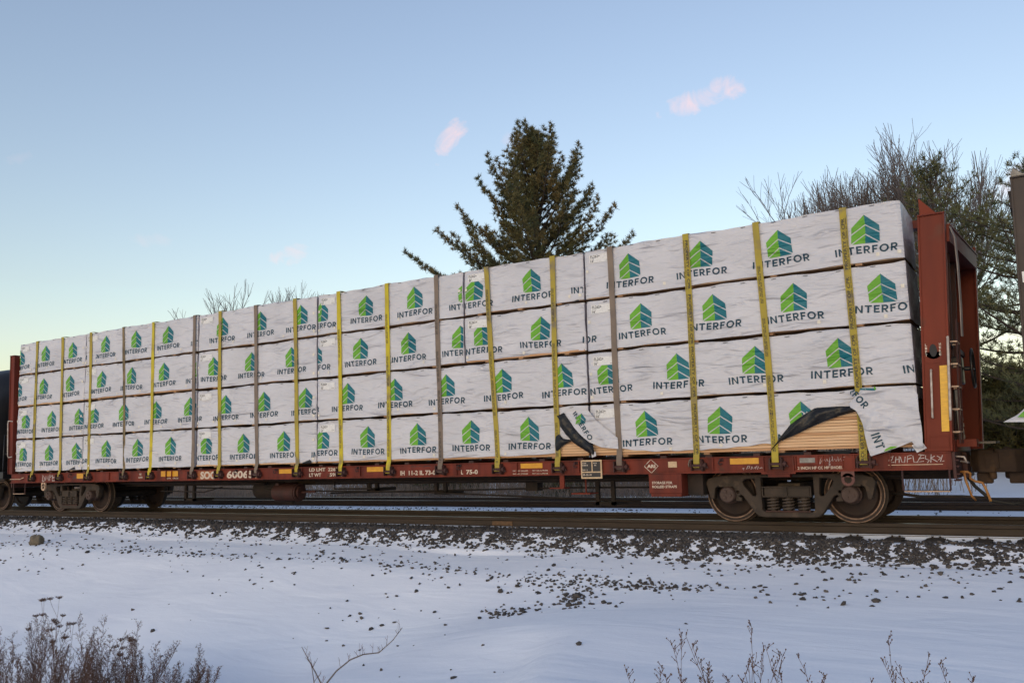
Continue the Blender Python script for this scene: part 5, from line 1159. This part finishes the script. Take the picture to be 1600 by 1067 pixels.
for k, (x, y, h, t) in enumerate(((-8.67, -6.8, 1.30, 'tallest flat-headed dry weed in the left foreground'), (-8.35, -6.75, 1.15, 'flat-headed dry weed just right of the tallest one at lower left'), (-7.35, -6.75, 1.02, 'flat-headed dry weed among the feathery weeds, farthest right'))):
    weed(x, y, h, 340+k, t, 'umbel', 'flat_headed_weed', GL)
right = [(-1.19, -6.75, .34, 'lowest seedy weed at the left of the right cluster'), (-.88, -6.78, .60, 'tall thin seedy weed with two straight stems, right cluster'), (-.72, -6.64, .48, 'seedy weed leaning right in the middle of the right cluster'), (-.48, -6.69, .76, 'tallest thin seedy weed in the right cluster'),
         (-.40, -6.51, .48, 'dense seedy weed just right of the tallest one'), (-.24, -6.44, .50, 'forked seedy weed near the right end of the right cluster'), (-.08, -6.29, .38, 'small drooping seedy weed ending the right cluster'),
         (.45, -6.05, .52, 'seedy weed with tall dark head standing alone at lower right'), (.53, -5.95, .44, 'shorter seedy weed beside the lone one at lower right'), (.80, -5.89, .36, 'thin single weed farthest right in the snow'), (-.61, -6.35, .42, 'low bushy seedy weed behind the tallest one'), (-.86, -6.53, .36, 'low seedy weed between the thin straight stems and the tallest')]
for k, (x, y, h, t) in enumerate(right): weed(x, y, h*1.0, 380+k, t, 'open', 'seedy_weed', GR)
# bare sapling, and broken stems beside it
def twiggy(name, base, lines, label, cat='sapling'):
    """lines: polylines in the plane facing the path, (across, up, radius)"""
    x, y = base; z = gz(x, y); root = empty(name, (x, y, z), label, cat); S, T = [], []; g = np.random.default_rng(9)
    ac = np.array([.847, .53, 0]); P0 = np.array([x, y, z-.02])
    for ln in lines:
        dp = g.normal()*.08; P = [P0+ac*a+np.array([0, 0, b])+np.array([-.53, .847, 0])*(dp*b) for a, b, r in ln]
        for i in range(len(P)-1):
            S.append((P[i], P[i+1], ln[i][2], ln[i+1][2]))
            if ln[i][2] < .007:
                for _ in range(3):
                    u = g.uniform(); q = P[i]*(1-u)+P[i+1]*u; q2 = q+np.array([g.normal()*.02, g.normal()*.02, g.uniform(.03, .10)]); T.append((q, q2, .0022, .0012)); T.append(((q+q2)/2, (q+q2)/2+np.array([g.normal()*.018, g.normal()*.018, .03]), .0014, .001))
    V, F = seg_mesh(S, 6); np_mesh('stem', V, F, BAREB if cat == 'sapling' else WEED, root)
    if T: V, F = seg_mesh(T, 4); np_mesh('twigs', V, F, WEED, root)
twiggy('bare_sapling', (-3.95, -7.28), [[(0, 0, .012), (.03, .18, .010), (.06, .33, .009), (.10, .44, .008), (.22, .58, .0065), (.34, .67, .006), (.45, .71, .0055), (.58, .72, .005), (.70, .82, .004), (.78, .92, .003)],
    [(.09, .43, .006), (.03, .54, .005), (-.03, .64, .004), (-.10, .76, .0025)], [(.04, .24, .006), (.02, .5, .004), (0, .62, .003)], [(.03, .16, .006), (.16, .24, .005), (.28, .31, .004), (.36, .36, .003)],
    [(-.02, .0, .006), (-.18, .2, .0055), (-.30, .30, .005), (-.42, .41, .003)], [(-.20, .18, .004), (-.30, .06, .003)]], 'bare forked sapling bending right over the snow at lower left')
twiggy('broken_stems', (-3.30, -7.1), [[(-.02, 0, .016), (-.08, .13, .014), (-.13, .25, .011)], [(.01, 0, .013), (.02, .17, .010)], [(.05, 0, .016), (.08, .14, .013), (.11, .21, .010)], [(.03, .05, .010), (.16, .11, .009), (.30, .12, .008), (.42, .08, .008)],
    [(.08, .08, .009), (.20, .15, .008), (.36, .155, .008), (.50, .10, .008), (.60, .02, .008)], [(-.22, 0, .008), (-.27, .1, .007), (-.32, .17, .0075)], [(-.55, 0, .010), (-.555, .18, .010), (-.55, .24, .011)]], 'cluster of broken brown stems sticking out of the snow', 'stump')
